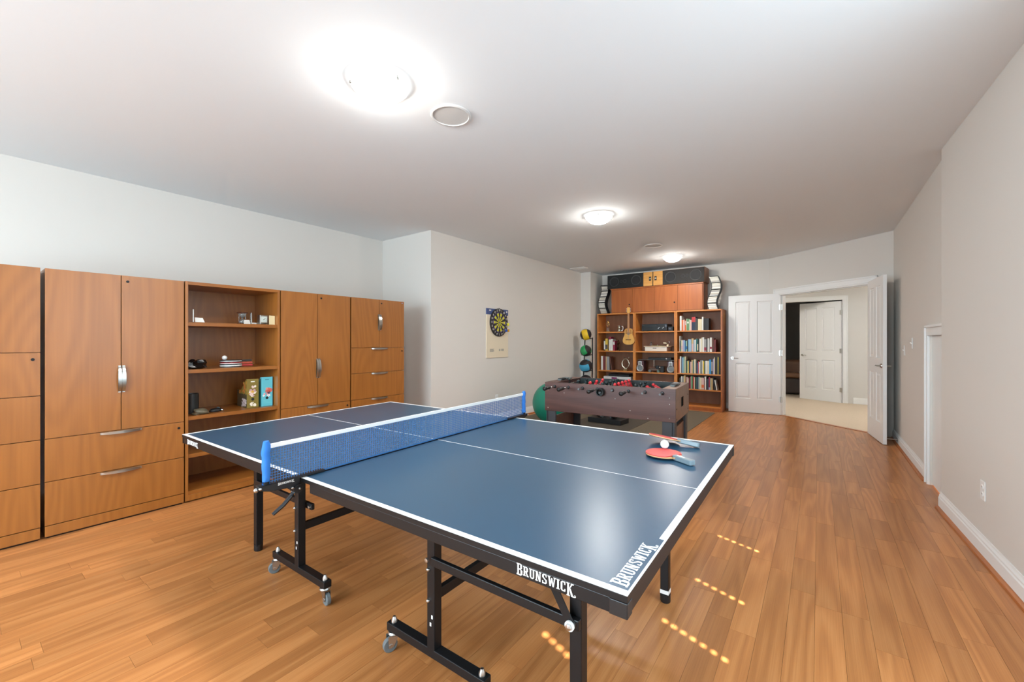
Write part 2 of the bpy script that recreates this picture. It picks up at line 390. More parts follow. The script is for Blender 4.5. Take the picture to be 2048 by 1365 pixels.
# four-panel interior door: hinge at origin, leaf along +x, z up
def door(name, w, h, loc, rz, side_handle=1, hinge_face=1):
    t = .018; R = struct(bpy.data.objects.new(name, None)); C.objects.link(R); R.location = loc; R.rotation_euler = (0, 0, rz)
    st, tr, br, mr, mc = .115, .115, .25, .19, .10
    zl = .98
    xs = [(st, (w - mc) / 2), ((w + mc) / 2, w - st)]; zs = [(br, zl - mr / 2), (zl + mr / 2, h - tr)]
    B(st, w - st, -t + .008, t - .012, br, h - tr).build('core', M_trim, R)
    for a, b in ((0, st), (w - st, w)): B(a, b, -t, t, 0, h).build('stile', M_trim, R)
    for a, b in ((0, br), (zl - mr / 2, zl + mr / 2), (h - tr, h)): B(st, w - st, -t, t, a, b).build('rail', M_trim, R)
    for a, b in zs: B((w - mc) / 2, (w + mc) / 2, -t, t, a, b).build('muntin', M_trim, R)
    for x0, x1 in xs:
        for z0, z1 in zs:
            m = MB()
            for sg in (-1, 1):
                y0 = sg * (t - .012); y1 = sg * (t - .002); g = .012; k = .040
                m.add([(x0 + g, y0, z0 + g), (x1 - g, y0, z0 + g), (x1 - g, y0, z1 - g), (x0 + g, y0, z1 - g), (x0 + k, y1, z0 + k), (x1 - k, y1, z0 + k), (x1 - k, y1, z1 - k), (x0 + k, y1, z1 - k)],
                      [(4, 5, 6, 7), (0, 1, 5, 4), (1, 2, 6, 5), (2, 3, 7, 6), (3, 0, 4, 7)])
                q = .010   # sticking: sloped moulding round the recess
                for aa, bb in (((x0, z0), (x1, z0)), ((x1, z0), (x1, z1)), ((x1, z1), (x0, z1)), ((x0, z1), (x0, z0))):
                    cxm, czm = (x0 + x1) / 2, (z0 + z1) / 2
                    ia = (aa[0] + math.copysign(q, cxm - aa[0]), aa[1] + math.copysign(q, czm - aa[1])); ib = (bb[0] + math.copysign(q, cxm - bb[0]), bb[1] + math.copysign(q, czm - bb[1]))
                    m.add([(aa[0], sg * t * .98, aa[1]), (bb[0], sg * t * .98, bb[1]), (ib[0], y0, ib[1]), (ia[0], y0, ia[1])], [(0, 1, 2, 3)])
            m.build('panel', M_trim, R)
    hd = MB()
    for sg in (-1, 1):
        hd.cyl((w - .065, sg * t, .98), (w - .065, sg * (t + .012), .98), .029, .026, 20)
        hd.cyl((w - .065, sg * (t + .01), .98), (w - .065, sg * (t + .05), .98), .010, n=12)
        hd.tube([(w - .065 + .004, sg * (t + .048), .98), (w - .10, sg * (t + .05), .983), (w - .14, sg * (t + .046), .979), (w - .165, sg * (t + .042), .976)], [.009, .009, .008, .006], 10)
    hd.build('handle', M_nick, R, smooth=40)
    for z in (.27, h / 2 + .02, h - .24):
        m = MB(); m.cyl((-.006, hinge_face * (t + .004), z - .05), (-.006, hinge_face * (t + .004), z + .05), .008, n=10)
        m.box(-.028, .024, hinge_face * (t + .003), hinge_face * (t - .001), z - .047, z + .047); m.build('hinge', M_nick, R, smooth=40)
    return R
def door_at(name, hx, hy, lx, ly, h, hf=1, z=.006):
    d = Vector((lx - hx, ly - hy)); return door(name, d.length, h, (hx, hy, z), math.atan2(d.y, d.x), hinge_face=hf)
d1 = door_at('door_1', -.535, 8.655, -1.345, 8.615, 2.125, 1)
d2 = door_at('door_2', .575, 7.70, .668, 6.945, 2.125, 1)
d3 = door_at('door_3', .385, 11.075, -.335, 11.50, 2.13, 1)
# closet door under the low casing on the right wall
d4 = struct(B(XR + .016, XR + .05, 4.552, 5.268, .01, 1.348).build('door_4', M_trim, bevel=.002))
B(XR + .012, XR + .016, 4.66, 5.16, .12, 1.25).build('panel', M_trim, d4, bevel=.006)
st = MB().cyl((.655, 7.0, .07), (.80, 7.03, .07), .006, n=8); st.cyl((.79, 7.028, .07), (.795, 7.03, .07), .02, n=12)
tag(st.build('door_stop', M_steel, smooth=40), 'thin steel door stop rod on the baseboard behind the open right door', 'door stop')

# window in the near right wall: frame, closed slatted blind with cord holes that let sun dots through
wr = struct(MB().box(.9, 1.02, WN0, WN0 + .04, WZ0, WZ1).box(.9, 1.02, WN1 - .04, WN1, WZ0, WZ1).box(.9, 1.02, WN0, WN1, WZ0, WZ0 + .04).box(.9, 1.02, WN0, WN1, WZ1 - .04, WZ1).build('window_1', M_trim))
M_blind = mat('white_blind', (236, 234, 228), .6)
xw = .885
HC = {2.54: (1.20, 1.52), 1.91: (1.20, 1.50), 1.45: (1.22, 1.56), .90: (1.74, 1.98)}
pitch = .047; zz = WZ0 + .02; 
while zz < WZ1:
    m = MB(); z0, z1 = zz, min(zz + pitch + .002, WZ1)
    holes = sorted(y for y, (a, b) in HC.items() if a < zz < b)
    ya = WN0 + .01
    for yh in holes:
        m.box(xw - .001, xw + .001, ya, yh - .012, z0, z1); m.box(xw - .001, xw + .001, yh - .012, yh + .012, z0, z0 + .014); m.box(xw - .001, xw + .001, yh - .012, yh + .012, z0 + .032, z1); ya = yh + .012
    m.box(xw - .001, xw + .001, ya, WN1 - .01, z0, z1)
    m.build('slat', M_blind, wr); zz += pitch
M_pane = bpy.data.materials.new('window_glass'); M_pane.use_nodes = True
_n = M_pane.node_tree.nodes; _n.clear()
_o = _n.new('ShaderNodeOutputMaterial'); _t = _n.new('ShaderNodeBsdfTransparent'); _g = _n.new('ShaderNodeBsdfGlossy'); _g.inputs['Roughness'].default_value = .02
_m = _n.new('ShaderNodeMixShader'); _m.inputs[0].default_value = .06
M_pane.node_tree.links.new(_t.outputs[0], _m.inputs[1]); M_pane.node_tree.links.new(_g.outputs[0], _m.inputs[2]); M_pane.node_tree.links.new(_m.outputs[0], _o.inputs[0])
B(.95, .956, WN0, WN1, WZ0, WZ1).build('pane', M_pane, wr)
# window in the back wall with closed blinds
wb = struct(MB().box(-3.9, -3.86, -3.3, -3.2, .85, 2.25).box(-.34, -.3, -3.3, -3.2, .85, 2.25).box(-3.9, -.3, -3.3, -3.2, .85, .89).box(-3.9, -.3, -3.3, -3.2, 2.21, 2.25).box(-2.12, -2.08, -3.3, -3.2, .85, 2.25).build('window_2', M_trim))
for i in range(27): B(-3.88, -.32, -3.22, -3.217, .88 + i * .05, .88 + i * .05 + .051).build('slat', M_blind, wb)

# ================================================================== LIGHTS AND CEILING FITTINGS
M_dome = bpy.data.materials.new('lit_glass'); M_dome.use_nodes = True
_b = M_dome.node_tree.nodes['Principled BSDF']; _b.inputs['Base Color'].default_value = (.9, .9, .88, 1); _b.inputs['Roughness'].default_value = .3
_b.inputs['Emission Color'].default_value = (1, .965, .91, 1); _b.inputs['Emission Strength'].default_value = LAMP
M_band = M_dome.copy(); M_band.name = 'lit_glass_band'; M_band.node_tree.nodes['Principled BSDF'].inputs['Emission Strength'].default_value = LAMP * .09
M_rim = M_dome.copy(); M_rim.name = 'lit_glass_rim'; M_rim.node_tree.nodes['Principled BSDF'].inputs['Emission Strength'].default_value = LAMP * .016
def ceiling_light(x, y, label, rot=0.):
    t = thing('ceiling_light', label, 'ceiling light', (x, y, H), rot, 'dome lights in a row on the ceiling'); t.scale = (.86, .86, .9)
    MB().lathe([(.001, 0), (.11, 0), (.11, -.018), (.001, -.018)], n=28).build('base_plate', M_white, t, smooth=40)
    pr = [(.001, -.115), (.05, -.112), (.09, -.101), (.125, -.083), (.152, -.060), (.170, -.036)]
    m = MB(); m.lathe(pr[:5], n=40); m.f.pop(); m.mi.pop(); m.cur = 1; m.lathe(pr[4:], n=40); del m.f[-2:], m.mi[-2:]; m.build('glass_dome', [M_dome, M_band], t, smooth=50, fix=True)
    MB().lathe([(.001, -.034), (.166, -.034), (.170, -.0365), (.180, -.0375), (.183, -.035), (.180, -.032), (.12, -.028), (.001, -.028)], n=40).build('glass_rim', M_rim, t, smooth=50)
    for k in range(3):
        a = 2 * PI * k / 3 + .5; cx, cy = .176 * math.cos(a), .176 * math.sin(a)
        m = MB(); m.tube([(cx * .6, cy * .6, -.018), (cx * .9, cy * .9, -.016), (cx * 1.02, cy * 1.02, -.022), (cx * 1.03, cy * 1.03, -.036)], .004, 8)
        m.lathe([(.001, -.048), (.007, -.046), (.009, -.04), (.007, -.034), (.001, -.033)], (cx * 1.03, cy * 1.03, 0), 10)
        m.build('clip', M_nick, t, smooth=50)
    return t
ceiling_light(-2.02, 1.47, 'lit frosted dome ceiling light nearest the camera above the tennis table', 1.6)
ceiling_light(-2.08, 4.55, 'lit frosted dome ceiling light above the foosball table, middle of the row', .4)
ceiling_light(-2.05, 7.50, 'lit frosted dome ceiling light just in front of the wooden bookcases', .9)
ceiling_light(-2.05, -1.6, 'lit frosted dome ceiling light behind the camera', .9)
ceiling_light(1.55, 9.3, 'added unseen dome light brightening the hall from the right', .2)  # added lamp, hidden behind the wall, to brighten the hall
ceiling_light(-1.7, 10.0, 'added unseen dome light brightening the hall from the left', .2)  # second added hall lamp, out of view, lifts the hall's brightness
def ceiling_speaker(x, y, label):
    t = thing('ceiling_speaker', label, 'speaker', (x, y, H), 0, 'round in-ceiling speakers')
    MB().lathe([(.118, 0), (.132, 0), (.132, -.006), (.126, -.010), (.118, -.010), (.116, -.004)], n=40).build('rim', mat('speaker_rim', (226, 225, 222), .6), t, smooth=40)
    MB().lathe([(.001, -.0045), (.117, -.0045), (.117, -.001), (.001, -.001)], n=40).build('grille', mat('speaker_grille', (206, 205, 202), .7, bump=.8, bscale=700), t, smooth=40)
ceiling_speaker(-1.94, 1.96, 'round flush ceiling speaker with pale grille beside the nearest dome light')
ceiling_speaker(-2.06, 6.49, 'small-looking round flush ceiling speaker near the far dome light')
t = thing('ceiling_vent', 'white louvred air vent in the ceiling above the medicine ball rack', 'vent', (-3.92, 7.62, H))
m = MB().box(-.16, .16, -.09, -.07, -.010, 0).box(-.16, .16, .07, .09, -.010, 0).box(-.16, -.14, -.07, .07, -.010, 0).box(.14, .16, -.07, .07, -.010, 0); m.build('frame', M_trim, t, bevel=.002)
for k in range(8): MB().bar((-.14, -.06 + k * .017, -.005), (.14, -.06 + k * .017, -.005), .012, .002).build('slat', M_trim, t)

# ================================================================== STORAGE WALL ON THE LEFT
XF = -4.08; CH = 1.78; CD = .50
def pull(p0, p1, out, side, parent, w=.016):
    """bow pull from p0 to p1, bowing along out; side = width direction"""
    p0 = Vector(p0); p1 = Vector(p1); out = Vector(out); m = MB(); pts = []; ws = []
    for i in range(13):
        u = i / 12; pts.append(p0.lerp(p1, u) + out * (.006 + .022 * math.sin(PI * u) ** .6)); ws.append(w * (1 + .35 * math.sin(PI * u)))
    m.strap(pts, side, ws, .005)
    for p in (p0, p1): m.bar(p, p + out * .009, w * .9, w * .9)
    m.strap([p0 + out * .001, p1 + out * .001], side, w, .002)
    return m.build('handle', M_nick, parent, smooth=35)
def lock(p, parent):
    m = MB().cyl(p, (p[0] + .004, p[1], p[2]), .009, n=14); m.build('lock', M_blk, parent, smooth=40)
def cabinet(y0, y1, label, kind):
    w = y1 - y0; t = thing('storage_cabinet', label, 'cabinet', (XF, y0, 0), 0, 'cherry storage cabinets along the left wall')
    g = .0022
    MB().box(-CD, -.022, .004, w - .004, .012, CH - .001).build('carcass', M_cab, t, bevel=.001)
    B(-.03, 0, .003, w - .003, .012, .080).build('plinth', M_cab, t, bevel=.001)
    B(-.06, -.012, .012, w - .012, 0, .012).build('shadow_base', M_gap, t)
    def front(nm, a, b, z0, z1):
        o = MB().box(-.021, 0, a + g, b - g, z0 + g, z1 - g).build(nm, M_cab, t, bevel=.0012); return o
    if kind == 'tall':
        zd = .655
        for k in (0, 1):
            o = front('door', k * w / 2 + (.001 if k == 0 else 0), (k + 1) * w / 2, zd, CH)
            yy = w / 2 + (-.010 if k == 0 else .012)
            pull((0, yy, .935), (0, yy, 1.115), (1, 0, 0), (0, 1, 0), o)
            if k: lock((0, w / 2 + .035, 1.735), o)
        zs = [.083, .372, zd]
    else:
        zd = 1.225
        for k in (0, 1):
            o = front('door', k * w / 2, (k + 1) * w / 2, zd, CH)
            yy = w / 2 + (-.010 if k == 0 else .012)
            pull((0, yy, 1.43), (0, yy, 1.60), (1, 0, 0), (0, 1, 0), o)
            if k: lock((0, w / 2 + .03, 1.735), o)
        zs = [.083, .368, .655, .943, zd]
    for i in range(len(zs) - 1):
        o = front('drawer', 0, w, zs[i], zs[i + 1])
        pull((0, w / 2 - .105, zs[i + 1] - .012), (0, w / 2 + .105, zs[i + 1] - .012), (1, 0, 0), (0, 0, 1), o, .014)
        if i == len(zs) - 2: lock((0, w - .035, zs[i + 1] - .045), o)
    return t
cabinet(-.372, .366, 'cherry file cabinet with stacked drawers cut off by the left picture edge', 'file')
cabinet(.381, 1.128, 'wide cherry cabinet with two tall doors left of the open bookcase', 'tall')
cabinet(1.868, 2.592, 'cherry cabinet with two tall doors right of the open bookcase', 'tall')
c4 = cabinet(2.604, 3.320, 'cherry cabinet with two short doors above drawers beside the wall corner', 'file')
B(0, .0012, .675, .695, 1.755, 1.765).build('sticker', mat('badge', (150, 150, 190), .4), c4)
# open bookcase between the cabinets
BY0, BY1 = 1.134, 1.862; bw = BY1 - BY0
t = thing('open_bookcase', 'open cherry bookcase with five shelves between the closed cabinets', 'bookcase', (XF, BY0, 0))
for a in (0, bw - .02): B(-CD, 0, a, a + .02, .012, CH).build('side_panel', M_cab, t, bevel=.001)
B(-CD, -.001, .02, bw - .02, CH - .026, CH).build('top_panel', M_cabs, t, bevel=.001)
B(-CD + .004, -CD + .012, .02, bw - .02, .08, CH - .02).build('back_panel', M_cab, t)
SH = [.088, .385, .690, 1.068, 1.452]
for z in SH: B(-CD + .012, -.006, .0205, bw - .0205, z - .03, z).build('shelf', M_cabs, t, bevel=.001)
B(-.03, 0, .02, bw - .02, .012, .058).build('plinth', M_cab, t, bevel=.001)
# --- things on its shelves (local helper: x = depth from front, y along wall)
def SP(d, y, z): return (XF - d, y, z + .0005)
z1, z2, z3 = SH[4], SH[3], SH[2]
M_card = mat('card_white', (236, 234, 226), .6)
def card_stand(y, d, flip, label):
    t = thing('photo_clip', label, 'photo holder', SP(d, y, z1), -.25 * flip)
    B(-.03, .03, -.012, .012, 0, .004).build('foot', M_blkp, t)
    B(-.008, .008, -.0045, .0045, .004, .108).build('bar', M_chrome, t, bevel=.001)
    m = MB(); m.add([(.010, .012 * flip, .004), (.012, .075 * flip, .002), (-.006, .062 * flip, .040), (-.008, .010 * flip, .042), (.0085, .012 * flip, .004), (.0105, .075 * flip, .002), (-.0075, .062 * flip, .040), (-.0095, .010 * flip, .042)],
                    [(0, 1, 2, 3), (7, 6, 5, 4), (0, 4, 5, 1), (1, 5, 6, 2), (2, 6, 7, 3), (3, 7, 4, 0)])
    m.build('card', M_card, t)
card_stand(1.205, .06, 1, 'chrome bar photo clip holding a white card at the shelf\'s left end')
card_stand(1.665, .13, -1, 'chrome bar photo clip with white card beside the hourglass')
t = thing('hourglass', 'small wooden hourglass with glass bulbs on the top shelf', 'hourglass', SP(.2, 1.62, z1), .3)
for z in (0, .102): B(-.032, .032, -.032, .032, z, z + .011).build('end_plate', mat('dark_wood', (96, 52, 34), .4), t, bevel=.002)
MB().lathe([(.002, .012), (.022, .014), (.025, .03), (.018, .045), (.004, .056), (.004, .058), (.018, .069), (.025, .084), (.022, .1), (.002, .102)], n=20).build('glass_bulbs', M_glassy, t, smooth=60)
MB().lathe([(.001, .015), (.018, .016), (.02, .024), (.001, .036)], n=16).build('sand', M_white, t, smooth=60)
for a in range(4): MB().cyl((.026 * math.cos(a * PI / 2 + .78), .026 * math.sin(a * PI / 2 + .78), .011), (.026 * math.cos(a * PI / 2 + .78), .026 * math.sin(a * PI / 2 + .78), .102), .003, n=8).build('post', M_glassy, t)
t = thing('desk_clock', 'small square brushed silver desk clock on four feet on the top shelf', 'clock', SP(.10, 1.765, z1), .12)
B(-.05, 0, -.038, .038, .006, .090).build('case', M_nick, t, bevel=.003)
B(0, .002, -.028, .028, .022, .078).build('face', mat('clock_face', (214, 222, 214), .4), t)
for dz, dy in ((.012, .010), (-.006, -.012)): MB().bar((.0025, 0, .05), (.0025, dy, .05 + dz), .001, .003).build('hand', M_blkp, t)
for a in (-.042, -.008):
    for b in (-.03, .03): MB().cyl((a, b, 0), (a, b, .006), .005, n=10).build('foot', M_chrome, t)
tag(B(-.03, .0, -.02, .03, 0, .018).build('card_box', M_card), 'small pale card box lying left of the silver desk clock', 'box').location = SP(.15, 1.69, z1)
tag(B(-.004, .0, -.05, .0, 0, .085).build('photo_card', mat('card_tan', (226, 206, 160), .6)), 'narrow tan card standing against the bookcase right side panel', 'card').location = SP(.05, 1.838, z1)
def blob(name, pts_r, sc, material, label, cat, loc, seed, rz=0, n=22, m=14, amp=.22, facet=False):
    r = random.Random(seed); mb = MB().sphere((0, 0, 0), 1, n, m)
    ph = [(r.uniform(1, 5), r.uniform(1, 5), r.uniform(1, 5), r.uniform(0, 6)) for _ in range(6)]
    vs = []
    for v in mb.v:
        k = 1 + amp * sum(math.sin(a * v[0] + b * v[1] + c * v[2] + d) for a, b, c, d in ph) / 3
        z = max(-.62, v[2] * k)
        vs.append((v[0] * k * sc[0], v[1] * k * sc[1], (z + .62) * sc[2]))
    mb.v = vs
    o = mb.build(name, material, smooth=0 if facet else 60, fix=True); tag(o, label, cat); o.location = loc; o.rotation_euler = (0, 0, rz); return o
M_obs = mat('obsidian', (18, 18, 20), .22, bump=.5, bscale=40)
blob('black_rock', 0, (.05, .072, .045), M_obs, 'glossy black rock sculpture at the left of the middle shelf', 'rock', SP(.12, 1.235, z2), 5, amp=.4, facet=True, n=12, m=8)
# stack of tennis paddles in covers with a ball on top
for i, (cw, ch, lab) in enumerate([((210, 214, 214), 0, 'bottom'), ((176, 46, 52), 1, 'middle'), ((30, 44, 44), 2, 'top')]):
    t = thing('tennis_paddle', f'{lab} tennis paddle of the stack in black covers on the middle shelf', 'paddle', SP(.18, 1.52, z2 + .001 + i * .021), .06 * i, 'paddles stacked in the open bookcase')
    pl = [(.078 * math.cos(a), .085 * math.sin(a)) for a in [2 * PI * k / 28 for k in range(28)]]
    MB().prism(pl, 0, .006).build('backing_rubber', M_blkp, t, bevel=.001); MB().prism([(x * .99, y * .99) for x, y in pl], .006, .0125).build('blade', M_card, t)
    MB().prism(pl, .0125, .019).build('rubber', mat('pad_%d' % i, cw if i < 2 else (24, 30, 32), .35), t, bevel=.001)
    B(-.014, .014, .08, .175, .002, .018).build('handle', mat('pad_handle_%d' % i, [(190, 60, 60), (200, 90, 70), (60, 60, 62)][i], .5), t, bevel=.003)
tag(MB().sphere((0, 0, .02), .02).build('tennis_ball', M_white, smooth=60), 'white ball on the stack of paddles in the open bookcase', 'ball').location = SP(.165, 1.465, z2 + .0625)
# lower shelf
t = thing('pen_cup', 'black leather cylinder cup with a side strap on the lower shelf', 'cup', SP(.17, 1.225, z3))
MB().lathe([(.001, 0), (.05, 0), (.05, .165), (.046, .168), (.044, .16), (.044, .01), (.001, .01)], n=28).build('body', mat('black_leather', (34, 36, 36), .4, bump=.3, bscale=120), t, smooth=40)
B(.01, .026, -.062, -.048, 0, .14).build('strap', mat('grey_strap', (92, 92, 90), .5), t, bevel=.003)
blob('rock_specimen', 0, (.045, .056, .030), mat('pyrite', (112, 104, 84), .45, bump=1, bscale=60, vary=.5, vscale=60), 'rough brown mineral rock leaning by the black cup', 'rock', SP(.075, 1.255, z3), 9, .2, amp=.3)
t = thing('computer_mouse', 'black computer mouse with silver end on the lower shelf', 'mouse', SP(.12, 1.385, z3), .35)
mb = MB().sphere((0, 0, 0), 1, 20, 12); mb.v = [(v[0] * .032, v[1] * .058 * (1 + .1 * v[2]), (max(v[2], -.25) + .25) * .026) for v in mb.v]; mb.build('body', M_blkp, t, smooth=60, fix=True)
MB().cyl((.03, .03, .012), (.038, .034, .012), .011, n=14).build('button', M_chrome, t, smooth=40)
MB().cyl((-.01, .02, .031), (.01, .02, .031), .005, n=10).build('wheel', M_rub, t, smooth=40)
# floral magazine files
def flowers(parent, cols, n, y0, y1, z0, z1, x, seed, sz=.009, axis='x'):
    r = random.Random(seed); mbs = {}
    for i in range(n):
        c = r.choice(cols); m = mbs.setdefault(c, MB()); cy = r.uniform(y0, y1); cz = r.uniform(z0, z1); s = sz * r.uniform(.6, 1.3); a0 = r.random() * 6
        for k in range(5):
            a = a0 + 2 * PI * k / 5; ctr = (cy + s * .75 * math.cos(a), cz + s * .75 * math.sin(a))
            poly = [(ctr[0] + s * .55 * math.cos(q * PI / 3), ctr[1] + s * .55 * math.sin(q * PI / 3)) for q in range(6)]
            fn = (lambda A, Bq, h: (x + h, A, Bq)) if axis == 'x' else (lambda A, Bq, h: (A, x - h, Bq))
            m.prism(poly, 0, .0004 + .0001 * (i % 5), fn)
    for c, m in mbs.items(): m.build('printed_flowers', mat('print_%d_%d_%d' % c, c, .5), parent)
def magfile(y, d, rz, body, label, blue):
    t = thing('magazine_file', label, 'magazine file', SP(d, y, z3), rz, 'flower-printed magazine files')
    w, hh, dp = .096, .262 if not blue else .272, .25
    m = MB(); prof = [(0, 0), (0, hh), (-.02, hh), (-dp * .62, hh * .58), (-dp, hh * .58), (-dp, 0)]
    fnp = lambda a, b, h: (a, h, b)
    m.prism(prof, -w / 2, -w / 2 + .003, fnp); m.prism(prof, w / 2 - .003, w / 2, fnp)
    m.box(-.003, 0, -w / 2 + .003, w / 2 - .003, 0, hh); m.box(-dp, -dp + .003, -w / 2 + .003, w / 2 - .003, 0, hh * .58); m.box(-dp, 0, -w / 2 + .003, w / 2 - .003, 0, .003)
    if blue: m.build('body', mat('file_blue', (98, 190, 204), .4), t)
    else: m.build('body', mat('file_gold', (126, 108, 44), .4), t)
    MB().cyl((.0, 0, .078), (.0012, 0, .078), .0125, n=20).build('finger_hole', M_blkp, t)
    B(0, .0008, -.016, .016, hh - .028, hh - .019).build('title_print', M_card if not blue else mat('file_print', (70, 150, 166), .4), t)
    if blue:
        flowers(t, [(220, 90, 70), (236, 140, 120)], 9, -.012, .034, .135, .165, .0004, 3, .010); flowers(t, [(30, 60, 84)], 3, .008, .022, .118, .135, .0006, 4)
        flowers(t, [(240, 232, 232), (228, 130, 140)], 7, -.03, .02, .095, .12, .0004, 5, .010)
        m = MB()
        for k in range(3): m.box(0, .0006, -.034, .036, .03 + k * .012, .033 + k * .012)
        m.build('printed_lines', mat('file_line', (120, 204, 206), .4), t)
    else:
        flowers(t, [(240, 232, 214), (232, 206, 196), (206, 160, 176)], 16, -.026, .028, .105, .20, .0004, 7); flowers(t, [(220, 170, 50)], 5, -.036, .036, .125, .15, .0004, 8)
        flowers(t, [(236, 226, 210)], 12, -.02, .024, .018, .05, .0004, 9, .007)
        flowers(t, [(190, 140, 60), (150, 110, 40), (210, 120, 60), (120, 130, 60)], 60, -.20, -.012, .13, .15, -w / 2, 10, .010, 'y')
        flowers(t, [(190, 140, 60), (150, 110, 40), (200, 110, 60)], 30, -.10, -.012, .15, .235, -w / 2, 12, .010, 'y')
        flowers(t, [(222, 206, 200), (200, 180, 180)], 40, -.13, -.012, .01, .08, -w / 2, 13, .008, 'y')
        B(-dp + .002, -.002, -w / 2 - .0003, -w / 2, .002, .15).build('dark_side', mat('file_brown', (74, 62, 42), .5), t)
magfile(1.660, .08, -.06, 0, 'gold flower-printed magazine file left of the blue one', False)
magfile(1.782, .08, -.03, 0, 'turquoise flower-printed magazine file at the right of the lower shelf', True)

# ================================================================== TENNIS TABLE
a = math.atan2(0, 1)
TC = Vector((math.cos(YAW) * -.4194 - math.sin(YAW) * 2.3152, math.sin(YAW) * -.4194 + math.cos(YAW) * 2.3152))
TZ = .753; TL, TW = 2.74, 1.525; TROT = YAW - .6229
T = thing('tennis_table', 'blue folding tennis table with white lines, black frame and wheels', 'table', (TC.x, TC.y, 0), TROT)
def tz(u, v): return .0048 * (u / 1.37) + .0085 * (v / .76)         # slight sag of the real tops
class TM(MB):
    def build(s, *a, **k):
        s.v = [(x, y, z + (tz(x, y) if z > .66 else 0)) for x, y, z in s.v]; return MB.build(s, *a, **k)
GL, GR = -.012, .012
for sg in (-1, 1):
    u0, u1 = (GR, TL / 2) if sg > 0 else (-TL / 2, GL)
    top = TM().box(u0, u1, -TW / 2, TW / 2, TZ - .016, TZ - .0006).build('table_top', M_blk, T, bevel=.0008)
    TM().box(u0 + .0012, u1 - .0012, -TW / 2 + .0012, TW / 2 - .0012, TZ - .0008, TZ).build('playing_surface', M_blue, top)
    ln = TM(); zt = TZ; e = .0006
    ln.box(u0, u1, -TW / 2, -TW / 2 + .020, zt, zt + e); ln.box(u0, u1, TW / 2 - .020, TW / 2, zt, zt + e)
    ue = TL / 2 if sg > 0 else -TL / 2
    if sg > 0:
        ln.box(ue - .020, ue, -TW / 2 + .300, TW / 2 - .020, zt, zt + e); ln.box(ue - .006, ue, -TW / 2 + .020, -TW / 2 + .300, zt, zt + e)
    else: ln.box(ue, ue + .020, -TW / 2 + .020, TW / 2 - .020, zt, zt + e)
    ln.box(u0, u1 - .02 if sg > 0 else u1, -.0015, .0015, zt, zt + e)
    ln.build('white_line', M_print, top)
    # apron frame under the top
    for (a0, a1, b0, b1) in ((u0 + (.06 if sg > 0 else .002), u1 - (.002 if sg > 0 else .06), -TW / 2 + .002, -TW / 2 + .022), (u0 + (.06 if sg > 0 else .002), u1 - (.002 if sg > 0 else .06), TW / 2 - .022, TW / 2 - .002),
                             ((u1 - .022, u1 - .002) if sg > 0 else (u0 + .002, u0 + .022)) + (-TW / 2 + .022, TW / 2 - .022), ((u0 + .06, u0 + .08) if sg > 0 else (u1 - .08, u1 - .06)) + (-TW / 2 + .022, TW / 2 - .022)):
        TM().box(a0, a1, b0, b1, TZ - .051, TZ - .0165).build('apron', M_blk, T, bevel=.002)
    for b in (-1, 1):
        cu = ue - sg * .012
        TM().box(min(cu, cu - sg * .03), max(ue + sg * .0005, cu), b * (TW / 2 - .03), b * (TW / 2 + .0005), TZ - .052, TZ - .017).build('corner_cap', M_blkp, T, bevel=.002)
    # undercarriage
    pu, lu = sg * .505, sg * 1.10
    for b in (-1, 1):
        pv = b * .500; bv = b * .515
        post = MB().box(pu - .02, pu + .02, pv - .02, pv + .02, .112, TZ - .03).build('post', M_blk, T, bevel=.003)
        for z in (.30, .42, .545):
            MB().lathe([(.001, 0), (.008, 0), (.008, -.004), (.005, -.009), (.001, -.010)], (pu - .011, pv - .02, z), 10, 'Y').build('bolt', M_steel, post, smooth=50)
        if b < 0:
            for z, dx in ((.235, .004), (.205, -.004)): B(pu + dx, pu + dx + .008, pv - .0205, pv - .02, z, z + .014).build('sticker', M_print, post)
        base = MB().box(pu - .265, pu + .265, pv - .02, pv + .02, .083, .118).build('base_bar', M_blk, T, bevel=.003)
        for c in (-1, 1):
            cu = pu + c * .24
            MB().lathe([(.001, .142), (.006, .141), (.008, .135), (.012, .128), (.013, .118), (.001, .118)], (cu, pv, 0), 12).build('cap_nut', M_steel, base, smooth=50)
            w = MB(); w.lathe([(.001, .083), (.024, .083), (.027, .076), (.022, .068), (.001, .068)], (cu, pv, 0), 16)
            rz = .9 * c + b; dx, dy = math.cos(rz), math.sin(rz); wx, wy = cu + dx * .018, pv + dy * .018
            for q in (-1, 1):
                ox, oy = -dy * q * .014, dx * q * .014
                w.add([(cu + ox - dx * .02, pv + oy - dy * .02, .07), (cu + ox + dx * .03, pv + oy + dy * .03, .07), (wx + ox + dx * .010, wy + oy + dy * .010, .022), (wx + ox - dx * .010, wy + oy - dy * .010, .022)], [(0, 1, 2, 3)])
            w.build('caster_fork', M_steel, T, smooth=40)
            MB().cyl((wx + dy * .010, wy - dx * .010, .030), (wx - dy * .010, wy + dx * .010, .030), .030, n=20).build('caster_wheel', M_rub, T, smooth=40, bevel=.003)
            MB().cyl((wx + dy * .0165, wy - dx * .0165, .030), (wx - dy * .0165, wy + dx * .0165, .030), .008, n=10).build('axle', M_steel, T, smooth=40)
        lu = sg * (1.122 if b < 0 and sg > 0 else 1.10); pv0 = pv; pv = -.452 if (b < 0 and sg < 0) else pv
        leg = MB().box(lu - .02, lu + .02, pv - .02, pv + .02, .03, TZ - .03).build('leg', M_blk, T, bevel=.003)
        MB().lathe([(.001, 0), (.022, 0), (.025, .006), (.025, .04), (.001, .04)], (lu, pv, 0), 16).build('rubber_foot', M_blkp, leg, smooth=40)
        if sg > 0 and b > 0: MB().box(lu - .0206, lu + .0206, pv - .0206, pv + .0206, .045, .064).build('label_band', M_print, leg)
        rv = pv0 + b * .030 if sg > 0 else pv0 - b * .035
